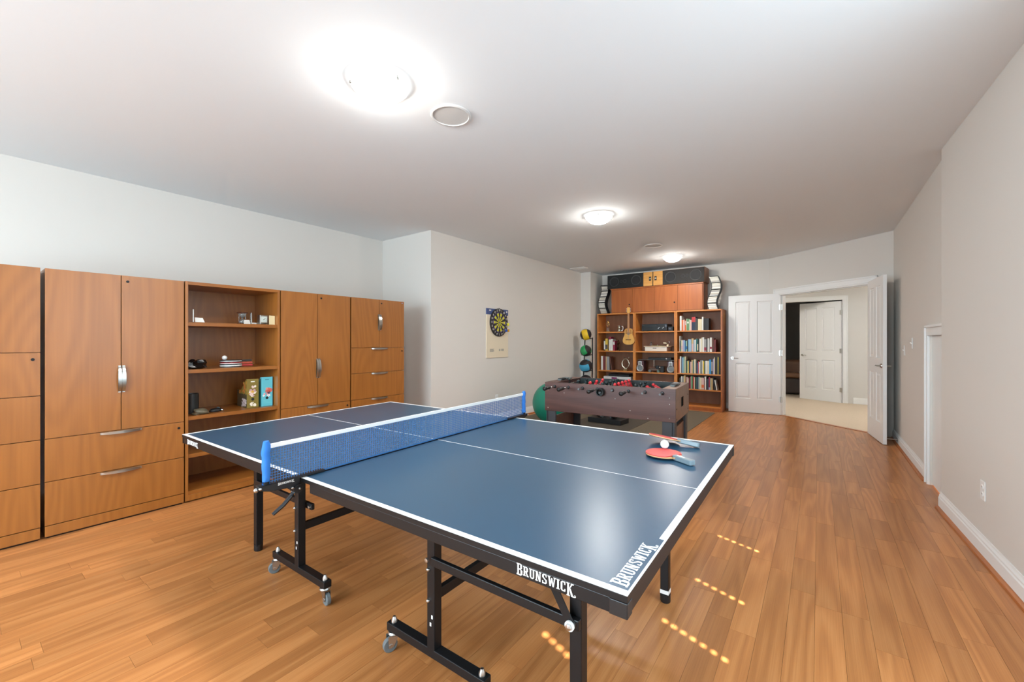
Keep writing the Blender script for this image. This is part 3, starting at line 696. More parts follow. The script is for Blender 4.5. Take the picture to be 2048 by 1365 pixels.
        zr = .467 if sg > 0 else .425; ra, rb_ = (pu + .0205, lu + .02) if sg > 0 else (lu - .01, pu + .065)
        MB().box(ra, rb_, rv - .009, rv + .009, zr - .016, zr + .016).build('side_rail', M_blk, T, bevel=.003)
        if sg < 0:
            MB().lathe([(.001, rv - .020), (.009, rv - .018), (.009, rv - .009), (.001, rv - .009)], (pu + .05, 0, zr), 12, 'Y').build('pivot_bolt', M_steel, T, smooth=50)
            continue
        MB().strap([(lu - sg * .125, rv + b * .012, TZ - .045), (lu - sg * .06, rv + b * .014, .56), (lu - sg * .002, rv + b * .014, .467)], (.8 * sg, 0, .6), .026, .004).build('stay', M_blk, T)
        for dv, mt in ((.020, M_print), (.012, M_steel)): MB().lathe([(.001, -.003), (.015, -.003), (.015, .003), (.001, .003)], (lu - sg * .004, rv + b * dv, .467), 16, 'Y').build('washer', mt, T, smooth=40)
        MB().lathe([(.001, b * .023), (.010, b * .023), (.010, b * .030), (.001, b * .032)], (lu - sg * .004, rv, .467), 6, 'Y').build('pivot_bolt', M_steel, T)
        MB().lathe([(.001, b * .009), (.009, b * .009), (.008, b * .014), (.001, b * .015)], (pu, rv, .467), 12, 'Y').build('pivot_bolt', M_steel, T, smooth=50)
    MB().box(pu - .011, pu + .011, -.48, .48, .295, .335).build('cross_bar', M_blk, T, bevel=.002)
    MB().box(lu - .011, lu + .011, -.48, .48, .55, .585).build('cross_bar', M_blk, T, bevel=.002)
MB().box(-.5, .5, -.30, -.28, .60, .625).box(-.5, .5, .28, .30, .60, .625).build('centre_rail', M_blk, T, bevel=.002)

# slab-serif lettering, built from strokes
def letter(ch):
    R_ = lambda x0, y0, x1, y1: [(x0, y0), (x1, y0), (x1, y1), (x0, y1)]
    t = .17
    D = {
     'B': (.68, [R_(.08, 0, .08 + t, 1), R_(0, 0, .5, .11), R_(0, .89, .46, 1), R_(.2, .47, .48, .57), [(.42, .57), (.46, .52), (.61, .6), (.61, .9), (.46, 1), (.42, .9)], [(.46, 0), (.66, .12), (.66, .42), (.46, .53), (.44, .45), (.46, .11)]]),
     'R': (.70, [R_(.08, 0, .08 + t, 1), R_(0, 0, .34, .09), R_(0, .9, .46, 1), R_(.2, .44, .46, .54), [(.42, .5), (.48, .44), (.62, .55), (.62, .88), (.46, 1), (.42, .9)], [(.28, .46), (.45, .46), (.64, .07), (.46, .07)], R_(.46, 0, .7, .09)]),
     'U': (.70, [R_(.08, .14, .08 + t, 1), R_(.47, .14, .62, 1), [(.08, .16), (.22, 0), (.48, 0), (.62, .16), (.46, .16), (.4, .11), (.3, .11), (.25, .16)], R_(0, .91, .33, 1), R_(.40, .91, .70, 1)]),
     'N': (.72, [R_(.08, 0, .21, 1), R_(.51, 0, .64, 1), [(.08, 1), (.27, 1), (.64, 0), (.46, 0)], R_(0, 0, .29, .09), R_(.43, .91, .72, 1), R_(0, .91, .2, 1)]),
     'S': (.64, [[(.06, .62), (.24, .62), (.24, .88), (.3, .9), (.2, 1), (.06, .88)], [(.18, 1), (.25, .89), (.58, .89), (.58, 1)], R_(.47, .72, .58, .9), [(.06, .64), (.22, .66), (.60, .40), (.44, .34)], [(.44, .10), (.46, 0), (.60, .12), (.60, .42), (.44, .40)], R_(.06, 0, .47, .11), R_(.06, .1, .17, .28)]),
     'W': (.96, [[(.06, 1), (.24, 1), (.36, 0), (.22, 0)], [(.24, 0), (.36, 0), (.52, .85), (.42, .85)], [(.42, .85), (.54, .85), (.70, 0), (.56, 0)], [(.60, 0), (.72, 0), (.90, 1), (.77, 1)], R_(0, .91, .32, 1), R_(.68, .91, .96, 1)]),
     'I': (.36, [R_(.09, 0, .27, 1), R_(0, 0, .36, .09), R_(0, .91, .36, 1)]),
     'C': (.64, [[(.06, .14), (.22, 0), (.26, .11), (.24, .2), (.24, .8), (.26, .89), (.22, 1), (.06, .86)], R_(.2, .89, .56, 1), R_(.2, 0, .52, .11), R_(.46, .68, .58, 1), R_(.46, .04, .58, .26)]),
     'K': (.74, [R_(.08, 0, .08 + t, 1), [(.2, .44), (.24, .58), (.50, 1), (.66, 1)], [(.26, .56), (.40, .62), (.68, .0), (.48, 0)], R_(0, 0, .32, .07), R_(0, .93, .3, 1), R_(.42, .93, .72, 1), R_(.46, 0, .78, .07)])}
    return D[ch]
WORD = 'BRUNSWICK'
def lettering(parent, fn, length, th=.0006, name='lettering'):
    """fn(a, b, h) maps word units (a right, b up, h out) already scaled; length = word length"""
    tot = sum(letter(c)[0] * (1.12 if i in (0, 8) else 1) + .07 for i, c in enumerate(WORD)); k = length / tot; m = MB(); xx = 0
    for i, c in enumerate(WORD):
        w, polys = letter(c); sy = 1.28 if i in (0, 8) else 1.; oy = -.14 if i == 0 else (-.24 if i == 8 else 0.); sx = 1.12 if i in (0, 8) else 1
        for q, p in enumerate(polys): m.prism([((xx + a * sx) * k, (oy + b * sy) * k) for a, b in p], 0, th + q * 1e-5, fn)
        xx += w * sx + .07
    ring = [(math.cos(2 * PI * j / 16), math.sin(2 * PI * j / 16)) for j in range(16)]; cx0, cy0 = xx + .03, -.10
    for j in range(16):
        p0, p1 = ring[j], ring[(j + 1) % 16]
        m.prism([((cx0 + p0[0] * .11) * k, (cy0 + p0[1] * .11) * k), ((cx0 + p1[0] * .11) * k, (cy0 + p1[1] * .11) * k), ((cx0 + p1[0] * .07) * k, (cy0 + p1[1] * .07) * k), ((cx0 + p0[0] * .07) * k, (cy0 + p0[1] * .07) * k)], 0, th, fn)
    m.box(0, 0, 0, 0, 0, 0) if False else None
    return m.build(name, M_print, parent)
yv = -TW / 2 + .0018
lettering(T, lambda a, b, h: (1.078 + a, yv - h, TZ - .043 + b + tz(1.1, -.76)), .165)
lettering(T, lambda a, b, h: (-1.285 + a, yv - h, TZ - .043 + b + tz(-1.2, -.76)), .165)
lettering(T, lambda a, b, h: (TL / 2 - .016 - b, -TW / 2 + .030 + a, TZ + .0004 + h + tz(TL / 2 - .016 - b, -TW / 2 + .030 + a)), .225)

# net set clamped to the middle of the table
NT = thing('tennis_net', 'blue mesh net with white top tape clamped across the tennis table', 'net', (TC.x, TC.y, 0), TROT)
v0, v1 = -.880, .852; nz = TZ + .006; nt = TZ + .158
zo = lambda v: tz(0, v)
class NM(MB):
    def build(s, *a, **k): s.v = [(x, y, z + zo(y)) for x, y, z in s.v]; return MB.build(s, *a, **k)
nm = NM(); pit = .0105
nv = int((v1 - v0) / pit)
for i in range(nv + 1):
    v = v0 + (v1 - v0) * i / nv; nm.box(-.0007, .0007, v - .0011, v + .0011, nz, nt - .012)
for j in range(14):
    z = nz + (nt - .016 - nz) * j / 13; nm.box(-.0009, .0009, v0, v1, z - .0010, z + .0010)
o = nm.build('net_mesh', M_netb, NT)
NM().box(-.003, .003, v0, v1, nt - .014, nt + .003).build('white_tape', M_print, NT, bevel=.001)
NM().box(-.002, .002, v0, v1, nz - .004, nz + .003).build('bottom_cord', M_netb, NT)
for sg, vp in ((-1, v0 - .012), (1, v1 + .012)):
    r = random.Random(4 + sg); m = NM(); pts = []; rad = []
    for i in range(12):
        u = i / 11; pts.append((r.uniform(-.0015, .0015), vp + r.uniform(-.002, .002), TZ + .006 + u * .168)); rad.append((.0145 if i < 11 else .009) * r.uniform(.9, 1.08))
    m.tube(pts, rad, 12); m.build('post_sleeve', M_sleeve, NT, smooth=70)
    NM().cyl((0, vp, TZ - .012), (0, vp, TZ + .02), .011, n=14).build('net_post', M_blk, NT, smooth=40)
    e = TW / 2 * sg
    # clamp: tapering arm, jaw, lever
    prof = [(vp + sg * .03, TZ - .006), (vp + sg * .03, TZ + .008), (e - sg * .10, TZ + .008), (e - sg * .10, TZ + .001), (e + sg * .004, TZ + .001), (e + sg * .006, TZ - .042), (e + sg * .030, TZ - .046), (e + sg * .055, TZ - .026), (vp - sg * .005, TZ - .018)]
    arm = NM().prism(prof, -.013, .013, lambda p, q, h: (h, p, q)).build('clamp_arm', M_blkp, NT, bevel=.002)
    NM().prism([(vp + sg * .03, TZ + .008), (e - sg * .10, TZ + .008), (e - sg * .10, TZ + .0095), (vp + sg * .03, TZ + .0095)], -.017, .017, lambda p, q, h: (h, p, q)).build('clamp_plate', M_blk, NT)
    NM().lathe([(.001, -.020), (.018, -.020), (.018, .020), (.001, .020)], (0, e + sg * .015, TZ - .038), 18, 'X').build('pivot', M_blkp, NT, smooth=40)
    NM().tube([(.0, e + sg * .02, TZ - .04), (.0, e + sg * .035, TZ - .065), (.0, e + sg * .065, TZ - .092), (.0, e + sg * .105, TZ - .115)], [.011, .009, .008, .007], 10).build('clamp_lever', mat('lever_black', (40, 42, 46), .25), NT, smooth=60)
    for (pv2, pz) in ((e + sg * .038, TZ - .028), (e + sg * .010, TZ - .038), (vp + sg * .028, TZ + .002)):
        NM().lathe([(.001, .020), (.005, .020), (.004, .023), (.001, .024)], (0, pv2, pz), 10, 'X').build('rivet', M_steel, NT, smooth=50)
        NM().lathe([(.001, .014), (.005, .014), (.004, .022), (.001, .023)], (0, pv2 + .0, pz), 10, 'X').build('rivet', M_steel, NT, smooth=50)
    NM().sphere((0, vp + sg * .035, TZ - .004), .009, 12, 8).build('cord_knob', M_steel, NT, smooth=60)
    if sg < 0: lettering(NT, lambda a, b, h: (.0132 + h, vp + .038 + a, TZ - .013 + b * .9), .062, .0008)
# paddles and ball lying on the table
def paddle(label, loc, rot, hcol, bk=(30, 28, 30)):
    t = thing('tennis_paddle', label, 'paddle', loc); t.rotation_euler = rot
    pl = [(.076 * math.cos(a) * (1 if math.cos(a) < 0 else 1.06), .080 * math.sin(a)) for a in [2 * PI * k / 36 for k in range(36)]]
    MB().prism(pl, 0, .0022).build('rubber', mat('rubber_black', bk, .5), t)
    MB().prism([(x * .995, y * .995) for x, y in pl], .0022, .0072).build('blade', mat('plywood', (206, 160, 110), .5), t)
    cut = [(x, y) for x, y in pl if x < .066]
    MB().prism(cut, .0072, .0102).build('rubber', mat('rubber_red', (206, 62, 60), .42, spec=.5), t)
    MB().box(.062, .085, -.020, .020, .0022, .0072).build('throat', MATS['plywood'], t, bevel=.002)
    MB().prism([(.066, -.0125), (.10, -.0125), (.168, -.0165), (.172, -.010), (.172, .010), (.168, .0165), (.10, .0125), (.066, .0125)], -.0065, .0165).build('handle', mat('handle_grey_blue', hcol, .35), t, bevel=.004)
    B(.085, .125, -.006, .006, .0165, .0169).build('handle_badge', M_print, t)
    return t
pz = TZ + tz(1.1, .4)
paddle('red paddle lying flat on the tennis table, nearer of the two', (-.585, 1.988, pz + .0078), (0, .0, -.50), (112, 128, 136))
paddle('red paddle tilted up behind the white ball on the tennis table', (-.650, 2.222, pz + .031), (-.20, .11, .04), (132, 142, 140))
tag(MB().sphere((0, 0, 0), .020, 24, 14).build('tennis_ball', M_white, smooth=60), 'white ball resting between the two red paddles on the tennis table', 'ball').location = (-.600, 2.062, pz + .0385)

# ================================================================== FAR WALL: THREE BOOKCASES
YB, YBB = 8.36, 8.775; ZT = 1.885
UX = [-3.862, -3.042, -2.224, -1.408]
SHZ = [[.085, .395, .675, 1.095, 1.495], [.085, .395, .672, 1.092, 1.497], [.085, .393, .686, 1.098, 1.500]]
LB = ['left-hand teak bookcase with a small guitar hanging on its front', 'middle teak bookcase holding the hi-fi and record player', 'right-hand teak bookcase full of books next to the white door']
for u in range(3):
    x0, x1 = UX[u] + .001, UX[u + 1] - .001; w = x1 - x0
    t = thing('teak_bookcase', LB[u], 'bookcase', (x0, YB, 0), 0, 'teak bookcases on the far wall')
    for a in (0, w - .026): B(a, a + .026, 0, YBB - YB, 0, ZT).build('side_panel', M_teakl if u < 2 or a == 0 else M_teak, t, bevel=.001)
    B(.026, w - .026, 0, YBB - YB, ZT - .024, ZT).build('top_panel', M_teakl, t, bevel=.001)
    B(.026, w - .026, YBB - YB - .008, YBB - YB - .001, .02, ZT - .024).build('back_panel', M_teakb, t)
    for z in SHZ[u]: B(.0265, w - .0265, .004, YBB - YB - .009, z - .024, z).build('shelf', M_teakl, t, bevel=.001)
    B(.026, w - .026, .004, .022, 0, .06).build('plinth', M_upper, t)
    if u == 2:
        B(w, w + .0, 0, 0, 0, 0) if False else None
        MB().prism([(.20, 1.86), (.26, 1.73), (.20, 1.60), (.14, 1.73)], w - .0005, w + .0015, lambda a, b, h: (h, a, b)).build('diamond_inlay', M_oakh, t)
        MB().prism([(.20, 1.80), (.225, 1.73), (.20, 1.66), (.175, 1.73)], w + .0015, w + .0022, lambda a, b, h: (h, a, b)).build('diamond_inlay', M_teakb, t)
# wall-wide upper cabinet on top of them
UB = ZT + .001
t = thing('upper_cabinet', 'reddish teak cabinet with four doors standing on top of the bookcases', 'cabinet', (-3.545, YB, UB))
w = 1.815; hh = .515
MB().box(0, w, .022, YBB - YB - .03, 0, hh - .022).build('carcass', M_upper, t, bevel=.001)
B(-.012, w + .004, -.004, YBB - YB - .03, hh - .022, hh).build('top_board', M_upper, t, bevel=.002)
for k in range(4):
    a0 = .012 + k * (w - .024) / 4; a1 = .012 + (k + 1) * (w - .024) / 4
    d = B(a0 + .002, a1 - .002, 0, .021, .006, hh - .026).build('door', M_upper if k < 3 else M_teakl if False else M_upper, t, bevel=.0012)
    if k in (0, 2): MB().lathe([(.001, 0), (.007, 0), (.006, -.008), (.012, -.016), (.013, -.022), (.008, -.026), (.001, -.027)], (a1 - .055, 0, .165), 16, 'Y').build('knob', M_blkp, d, smooth=50)
# two long loudspeakers lying on their sides
M_grl = mat('grille_cloth', (44, 42, 40), .8, bump=.7, bscale=500)
M_grl2 = mat('grille_cloth_dark', (30, 32, 32), .8, bump=.7, bscale=500)
def loudspeaker(x0, x1, mirror, label):
    w = x1 - x0; z0 = UB + hh + .001; t = thing('loudspeaker', label, 'loudspeaker', (x0, YB - .012, z0), 0, 'loudspeakers lying on the upper cabinet')
    h = .285; d = .36
    MB().box(0, w, .012, d, 0, h).build('cabinet', M_teakb if mirror else mat('speaker_black', (36, 36, 37), .5), t, bevel=.002)
    g0, g1 = (.19, w - .008) if mirror else (.008, w - .19); o0, o1 = (.004, .186) if mirror else (w - .186, w - .004)
    B(o0, o1, 0, .013, .006, h - .006).build('baffle', M_oakh, t, bevel=.002)
    gr = B(g0, g1, -.006, .013, .006, h - .006).build('grille', M_grl if mirror else M_grl2, t, bevel=.004)
    for fx, r in ((.19, .10), (.80, .10), (.5, .035), (.60, .03)):
        cx = g0 + (g1 - g0) * (fx if mirror else 1 - fx); cz = h / 2
        MB().lathe([(r * .86, -.0061), (r * .90, -.009), (r, -.009), (r * 1.03, -.0061)], (cx, 0, cz), 32, 'Y').build('driver_ring', mat('ring_grey', (58, 58, 60), .6), gr, smooth=40)
        MB().lathe([(.001, -.0062), (r * .8, -.0062), (r * .8, -.0066), (r * .3, -.0072), (.001, -.0080)], (cx, 0, cz), 28, 'Y').build('driver_cone', mat('cone_dark', (30, 30, 31), .7), gr, smooth=40)
    cx = (o0 + o1) / 2 + (-.045 if mirror else .045)
    MB().prism([(cx - .022, .105), (cx + .022, .105), (cx + .022, .185), (cx - .022, .185)], -.003, 0, lambda a, b, q: (a, q, b)).build('badge', M_blkp, t)
    MB().lathe([(.001, -.010), (.014, -.009), (.018, -.003), (.001, -.003)], (cx, 0, .145), 18, 'Y').build('dial', M_steel, t, smooth=50)
loudspeaker(-3.625, -2.664, False, 'left long black-grilled loudspeaker lying on the upper cabinet')
loudspeaker(-2.655, -1.700, True, 'right long brown-grilled loudspeaker lying on the upper cabinet')
# wavy CD towers
M_cdm = [mat('cd_%d' % i, c, .35) for i, c in enumerate([(232, 228, 214), (214, 210, 198), (236, 232, 224), (196, 190, 176), (206, 200, 190), (176, 160, 140), (150, 146, 140)])]
cdmesh = []
for mm_ in M_cdm:
    mb = B(-.071, .071, 0, .124, 0, .0096); o = mb.build('cd_case', mm_); cdmesh.append(o.data); bpy.data.objects.remove(o)
def cd_tower(x0, label, lab2, nodes, grp):
    t = thing('cd_tower', label, 'CD tower', (x0, YB + .045, ZT + .001), 0, 'wavy CD towers')
    def cen(z): return .038 * math.sin((z - .02) / .60 * 2 * PI * nodes[0] + nodes[1])
    H_ = .615; pl = []; pr = []
    for i in range(25):
        z = H_ * i / 24; pl.append((cen(z) - .078, 0, z)); pr.append((cen(z) + .078, 0, z))
    for pts in (pl, pr): MB().strap([(a, .07, z) for a, _, z in pts], (0, 1, 0), .14, .006).build('wavy_side', M_blkp, t, smooth=60)
    nsh = 5
    for i in range(nsh + 1):
        z = H_ * i / nsh
        sl = (cen(min(H_, z + .01)) - cen(max(0, z - .01))) / .02
        MB().box(-.075, .075, -.002, .14, 0, .006).build('shelf', M_blkp, t).location = (cen(z), 0, z - .004 if i == nsh else z)
        if i == nsh: continue
        n = 10
        r = random.Random(i + int(x0 * 10))
        for k in range(n):
            zz = z + .0065 + k * .0106
            o = bpy.data.objects.new('cd_case', r.choice(cdmesh)); C.objects.link(o); o.location = (x0 + cen(zz + .005) + r.uniform(-.0015, .0015), YB + .045 + r.uniform(.002, .006), ZT + .001 + zz)
            tag(o, f'{ORD(k)} CD case from the bottom in the {["lowest", "second-lowest", "middle", "second-highest", "highest"][i]} compartment of the {lab2} wavy tower', 'CD case', grp)
cd_tower(-3.745, 'black wavy CD tower left of the upper cabinet', 'left', (1.0, 2.6), 'CD cases in the left tower')
cd_tower(-1.555, 'black wavy CD tower on the right-hand bookcase', 'right', (1.0, 3.6), 'CD cases in the right tower')

# ---- books
CN = {'white': (222, 220, 212), 'cream': (220, 206, 172), 'orange': (214, 104, 52), 'pale pink': (214, 176, 168), 'green': (70, 122, 74), 'pale green': (158, 182, 150), 'navy': (38, 48, 72), 'red': (190, 58, 58), 'dark red': (112, 40, 40), 'black': (30, 29, 30), 'brown': (92, 52, 38), 'tan': (206, 172, 120), 'yellow': (222, 190, 76), 'light blue': (130, 174, 200), 'blue': (46, 110, 160), 'bright blue': (40, 140, 196), 'teal': (50, 108, 110), 'grey': (150, 148, 146), 'dark grey': (72, 70, 70), 'lilac': (170, 160, 186), 'crimson': (150, 34, 66), 'dark green': (36, 72, 58), 'charcoal': (50, 48, 50)}
M_page = mat('page_edges', (224, 216, 196), .8)
def book(x, w, h, colr, shelf_z, label, group, depth=.15, y=None, lean=0., band=None):
    t = thing('book', label, 'book', (x, (YB + .012) if y is None else y, shelf_z + .0006), 0, group)
    c = mat('cover_' + colr.replace(' ', '_'), CN[colr], .5)
    m = MB(); k = .0016
    m.box(0, k, 0, depth, 0, h); m.box(w - k, w, 0, depth, 0, h)
    m.add([(0, 0, 0), (w, 0, 0), (w, 0, h), (0, 0, h), (k, k, 0), (w - k, k, 0), (w - k, k, h), (k, k, h), (w / 2, -.002, 0), (w / 2, -.002, h)], [(0, 8, 9, 3), (8, 1, 2, 9), (4, 7, 6, 5), (3, 9, 2, 6, 7), (0, 4, 5, 1, 8), (0, 3, 7, 4), (1, 5, 6, 2)])
    m.build('cover', c, t)
    B(k, w - k, k, depth - .004, .003, h - .003).build('pages', M_page, t)
    if band:
        z0, z1, bc = band; mm2 = MB(); mm2.add([(.001, -.0006, h * z0), (w / 2, -.0026, h * z0), (w - .001, -.0006, h * z0), (w - .001, -.0006, h * z1), (w / 2, -.0026, h * z1), (.001, -.0006, h * z1), (.001, .0006, h * z0), (w - .001, .0006, h * z0), (w - .001, .0006, h * z1), (.001, .0006, h * z1)], [(0, 1, 4, 5), (1, 2, 3, 4)])
        mm2.build('spine_print', mat('cover_' + bc.replace(' ', '_'), CN[bc], .5), t)
    if lean: t.rotation_euler = (0, lean, 0)
    return t
def row(x0, x1, spec, z, where, group):
    tot = sum(s[1] for s in spec); k = (x1 - x0) / tot; x = x0; rr = random.Random(len(spec))
    for i, s in enumerate(spec):
        w = s[1] * k
        book(x + .0004, w - .0008, s[2], s[0], z, f'{s[0]} book, {ORD(i)} from the left on {where}', group, rr.uniform(.13, .2), YB + .012 + rr.uniform(0, .02), band=s[3] if len(s) > 3 else None)
        x += w
ZR = SHZ[2]
row(-2.150, -1.640, [('white', .034, .282), ('orange', .03, .205), ('pale pink', .028, .21), ('orange', .026, .19, (.55, .95, 'pale pink')), ('pale green', .022, .225), ('green', .026, .225, (.6, .75, 'white')), ('pale green', .024, .21), ('pale pink', .03, .2), ('navy', .070, .255, (.62, .99, 'red')), ('dark grey', .03, .235), ('charcoal', .016, .225), ('cream', .034, .215), ('cream', .038, .205), ('white', .028, .25), ('black', .095, .222)], ZR[4], 'the top shelf of the right-hand bookcase', 'books on the top shelf')
row(-2.160, -1.520, [('white', .012, .295), ('dark green', .018, .21), ('cream', .028, .22, (.2, .5, 'pale pink')), ('lilac', .024, .22), ('light blue', .018, .215), ('blue', .014, .2), ('pale green', .026, .205, (.2, .5, 'blue')), ('black', .014, .215), ('light blue', .03, .235), ('white', .012, .23), ('light blue', .018, .235), ('tan', .036, .25, (.05, .6, 'pale pink')), ('light blue', .016, .225), ('white', .024, .225), ('teal', .022, .245), ('dark green', .022, .24, (.1, .6, 'cream')), ('black', .016, .24), ('white', .034, .245), ('cream', .02, .265), ('white', .030, .27), ('grey', .040, .235, (.1, .35, 'crimson')), ('black', .016, .24), ('white', .026, .25), ('grey', .014, .22), ('white', .034, .265, (.2, .35, 'crimson')), ('brown', .030, .25), ('dark red', .034, .225)], ZR[3], 'the second shelf of the right-hand bookcase', 'books on the second shelf')
row(-2.176, -1.442, [('orange', .024, .265), ('white', .024, .315), ('navy', .016, .3), ('light blue', .024, .30), ('pale green', .02, .31), ('cream', .018, .315), ('dark grey', .016, .25), ('green', .016, .235), ('cream', .014, .235), ('yellow', .012, .23), ('navy', .02, .235), ('pale pink', .022, .215), ('tan', .026, .25), ('teal', .014, .24), ('cream', .036, .265), ('dark grey', .022, .24), ('blue', .014, .2), ('red', .016, .23), ('white', .024, .22), ('grey', .016, .25), ('dark green', .012, .24), ('white', .014, .25), ('yellow', .024, .24), ('dark green', .02, .245), ('white', .034, .245), ('cream', .030, .245), ('bright blue', .032, .27), ('charcoal', .028, .285, (.2, .8, 'grey')), ('lilac', .02, .285), ('cream', .014, .315), ('black', .046, .32), ('yellow', .014, .318), ('black', .030, .318)], ZR[2], 'the third shelf of the right-hand bookcase', 'books on the third shelf')
row(-2.16, -1.572, [('dark grey', .03, .2), ('white', .016, .23), ('grey', .03, .23), ('tan', .03, .245), ('brown', .016, .21), ('pale pink', .022, .215), ('cream', .018, .2), ('dark red', .016, .2), ('crimson', .018, .22), ('pale green', .018, .235), ('green', .02, .24), ('red', .020, .235), ('cream', .014, .22), ('black', .024, .225), ('teal', .016, .22), ('navy', .02, .23), ('white', .012, .23), ('pale green', .014, .225), ('cream', .024, .22), ('pale pink', .042, .22, (.15, .4, 'orange')), ('dark red', .012, .22), ('white', .024, .245), ('black', .014, .24), ('navy', .026, .2), ('crimson', .026, .235, (.0, .2, 'lilac')), ('pale green', .014, .22), ('tan', .026, .22)], ZR[1], 'the fourth shelf of the right-hand bookcase', 'books on the fourth shelf')
book(-1.549, .02, .22, 'charcoal', ZR[1], 'charcoal book leaning at the right end of the fourth shelf', 'books on the fourth shelf', lean=-.10)
book(-1.510, .018, .19, 'white', ZR[1] + .001, 'white-spined book leaning last at the right of the fourth shelf', 'books on the fourth shelf', lean=-.17)
ZL = SHZ[0]
def lrow(lst, z, where):
    for i, (x, w, h, c, ln, bd) in enumerate(lst):
        book(x, w, h, c, z, f'{c} book, {ORD(i)} from the left on {where}', 'books in the left-hand bookcase', .16, YB + .06, ln, bd)
lrow([(-3.735, .034, .225, 'black', 0, (.1, .9, 'white')), (-3.698, .050, .255, 'yellow', 0, (.1, .5, 'dark grey')), (-3.620, .046, .295, 'crimson', 0, (.0, .8, 'white')), (-3.572, .040, .25, 'white', 0, None), (-3.525, .036, .21, 'crimson', 0, (.6, .9, 'white'))], ZL[3], 'the second shelf of the left-hand bookcase')
lrow([(-3.800, .046, .300, 'white', 0, None), (-3.750, .058, .300, 'dark red', 0, None), (-3.690, .016, .292, 'tan', 0, None), (-3.666, .060, .288, 'grey', -.02, None), (-3.564, .018, .29, 'brown', -.16, None)], ZL[2], 'the third shelf of the left-hand bookcase')
# ---- left-hand bookcase objects
M_gold = mat('gold', (206, 168, 96), .25, 1)
t = thing('trophy', 'small gold wire trophy with a clear column on the top left shelf', 'trophy', (-3.668, YB + .13, ZL[4] + .0005))
B(-.055, .055, -.035, .035, 0, .014).build('base', M_gold, t, bevel=.003)
MB().lathe([(.001, .014), (.028, .014), (.024, .05), (.020, .09), (.001, .092)], n=18).build('column', M_glassy, t, smooth=50)
pts = [(.024 * math.sin(a), 0, .165 - .05 * math.cos(a)) for a in [PI * .0 + 2 * PI * k / 20 for k in range(21)]]
pts = [(x * (1 - .6 * max(0, (z - .165) / .05)), y, z + .02 * max(0, (z - .165) / .05)) for x, y, z in pts]
MB().tube(pts, .006, 8).build('loop', M_gold, t, smooth=60)
t = thing('beer_stein', 'metal beer stein with a white handle on the top left shelf', 'stein', (-3.408, YB + .12, ZL[4] + .0005))
MB().lathe([(.001, 0), (.042, 0), (.044, .008), (.039, .016), (.037, .06), (.040, .064), (.037, .068), (.036, .118), (.040, .124), (.040, .132), (.034, .132), (.033, .02), (.001, .02)], n=24).build('body', mat('pewter', (176, 168, 152), .3, 1), t, smooth=40)
MB().tube([(.036, 0, .115), (.066, 0, .118), (.08, 0, .10), (.08, 0, .05), (.066, 0, .025), (.036, 0, .028)], .008, 10).build('handle', M_white, t, smooth=60)
# small guitar hanging in front of the bookcase
t = thing('small_guitar', 'small spruce-top guitar hanging by its head in front of the left bookcase', 'guitar', (-3.128, YB - .095, 1.225))
def gout(k=1.):
    prof = [(0, 0), (.05, .004), (.09, .02), (.118, .05), (.125, .085), (.118, .125), (.10, .165), (.085, .20), (.080, .235), (.083, .265), (.084, .295), (.072, .318), (.04, .33), (0, .333)]
    r = [(x * k, z) for x, z in prof]; return r + [(-x, z) for x, z in r[-2:0:-1]]
fnz = lambda a, b, h: (a, h, b)
MB().prism(gout(), .003, .062, fnz).build('body', M_neck, t, bevel=.003)
MB().prism(gout(.995), 0, .0035, fnz).build('sound_board', M_uke, t)
MB().lathe([(.001, -.0006), (.026, -.0006), (.026, .001), (.001, .001)], (0, 0, .232), 24, 'Y').build('sound_hole', M_blkp, t)
MB().lathe([(.026, -.001), (.033, -.001), (.033, .001), (.026, .001)], (0, 0, .232), 24, 'Y').build('rosette', mat('rosette', (150, 130, 110), .5), t)
for sx in (-.058, -.04, .04, .058): B(sx - .006, sx + .006, -.0008, .0002, .215, .31).build('inlay_stripe', mat('stripe', (150, 92, 44), .5), t)
B(-.055, .055, -.008, 0, .098, .108).build('bridge', mat('rosewood', (74, 40, 26), .5), t, bevel=.002)
MB().prism([(-.021, .23), (.021, .23), (.018, .645), (-.018, .645)], -.008, .014, fnz).build('neck', M_neck, t, bevel=.002)
hd = MB().prism([(-.018, .640), (.018, .640), (.030, .665), (.034, .745), (.02, .765), (-.02, .765), (-.034, .745), (-.030, .665)], -.004, .012, fnz).build('head', M_uke, t, bevel=.002)
for sx in (-1, 1):
    for z in (.675, .705, .735): MB().sphere((sx * .042, .004, z), .008, 10, 8).build('tuning_peg', M_card, hd, smooth=60)
st = MB()
for k in range(4): st.cyl((-.010 + k * .0066, -.0085, .105), (-.010 + k * .0066, -.0095, .645), .0006, n=5)
o = st.build('strings', M_steel, t); o['kind'] = 'stuff'
MB().tube([(0, .01, .755), (0, .02, .775), (0, .06, .78), (0, .093, .78)], .004, 8).build('hanger_hook', M_blk, t, smooth=60)
# figures
t = thing('bronze_figurine', 'slim dark bronze figurine at the right of the second left shelf', 'figurine', (-3.425, YB + .09, ZL[3] + .0005))
B(-.03, .03, -.025, .025, 0, .015).build('base', mat('bronze', (84, 58, 38), .35, .7), t, bevel=.002)
m = MB().tube([(-.008, 0, .014), (-.012, 0, .07), (-.004, 0, .12)], [.009, .010, .013], 10); m.tube([(.014, 0, .014), (.008, .004, .07), (.0, 0, .12)], [.008, .009, .013], 10)
m.tube([(-.002, 0, .115), (0, 0, .15), (.004, 0, .185), (.004, 0, .197)], [.014, .018, .020, .008], 12); m.sphere((.005, 0, .212), .014, 12, 9)
m.tube([(.018, 0, .182), (.034, -.01, .15), (.022, -.02, .13)], [.007, .006, .005], 8); m.tube([(-.012, 0, .182), (-.026, .004, .150), (-.024, .0, .115)], [.007, .006, .005], 8)
m.build('body', MATS['bronze'], t, smooth=70)
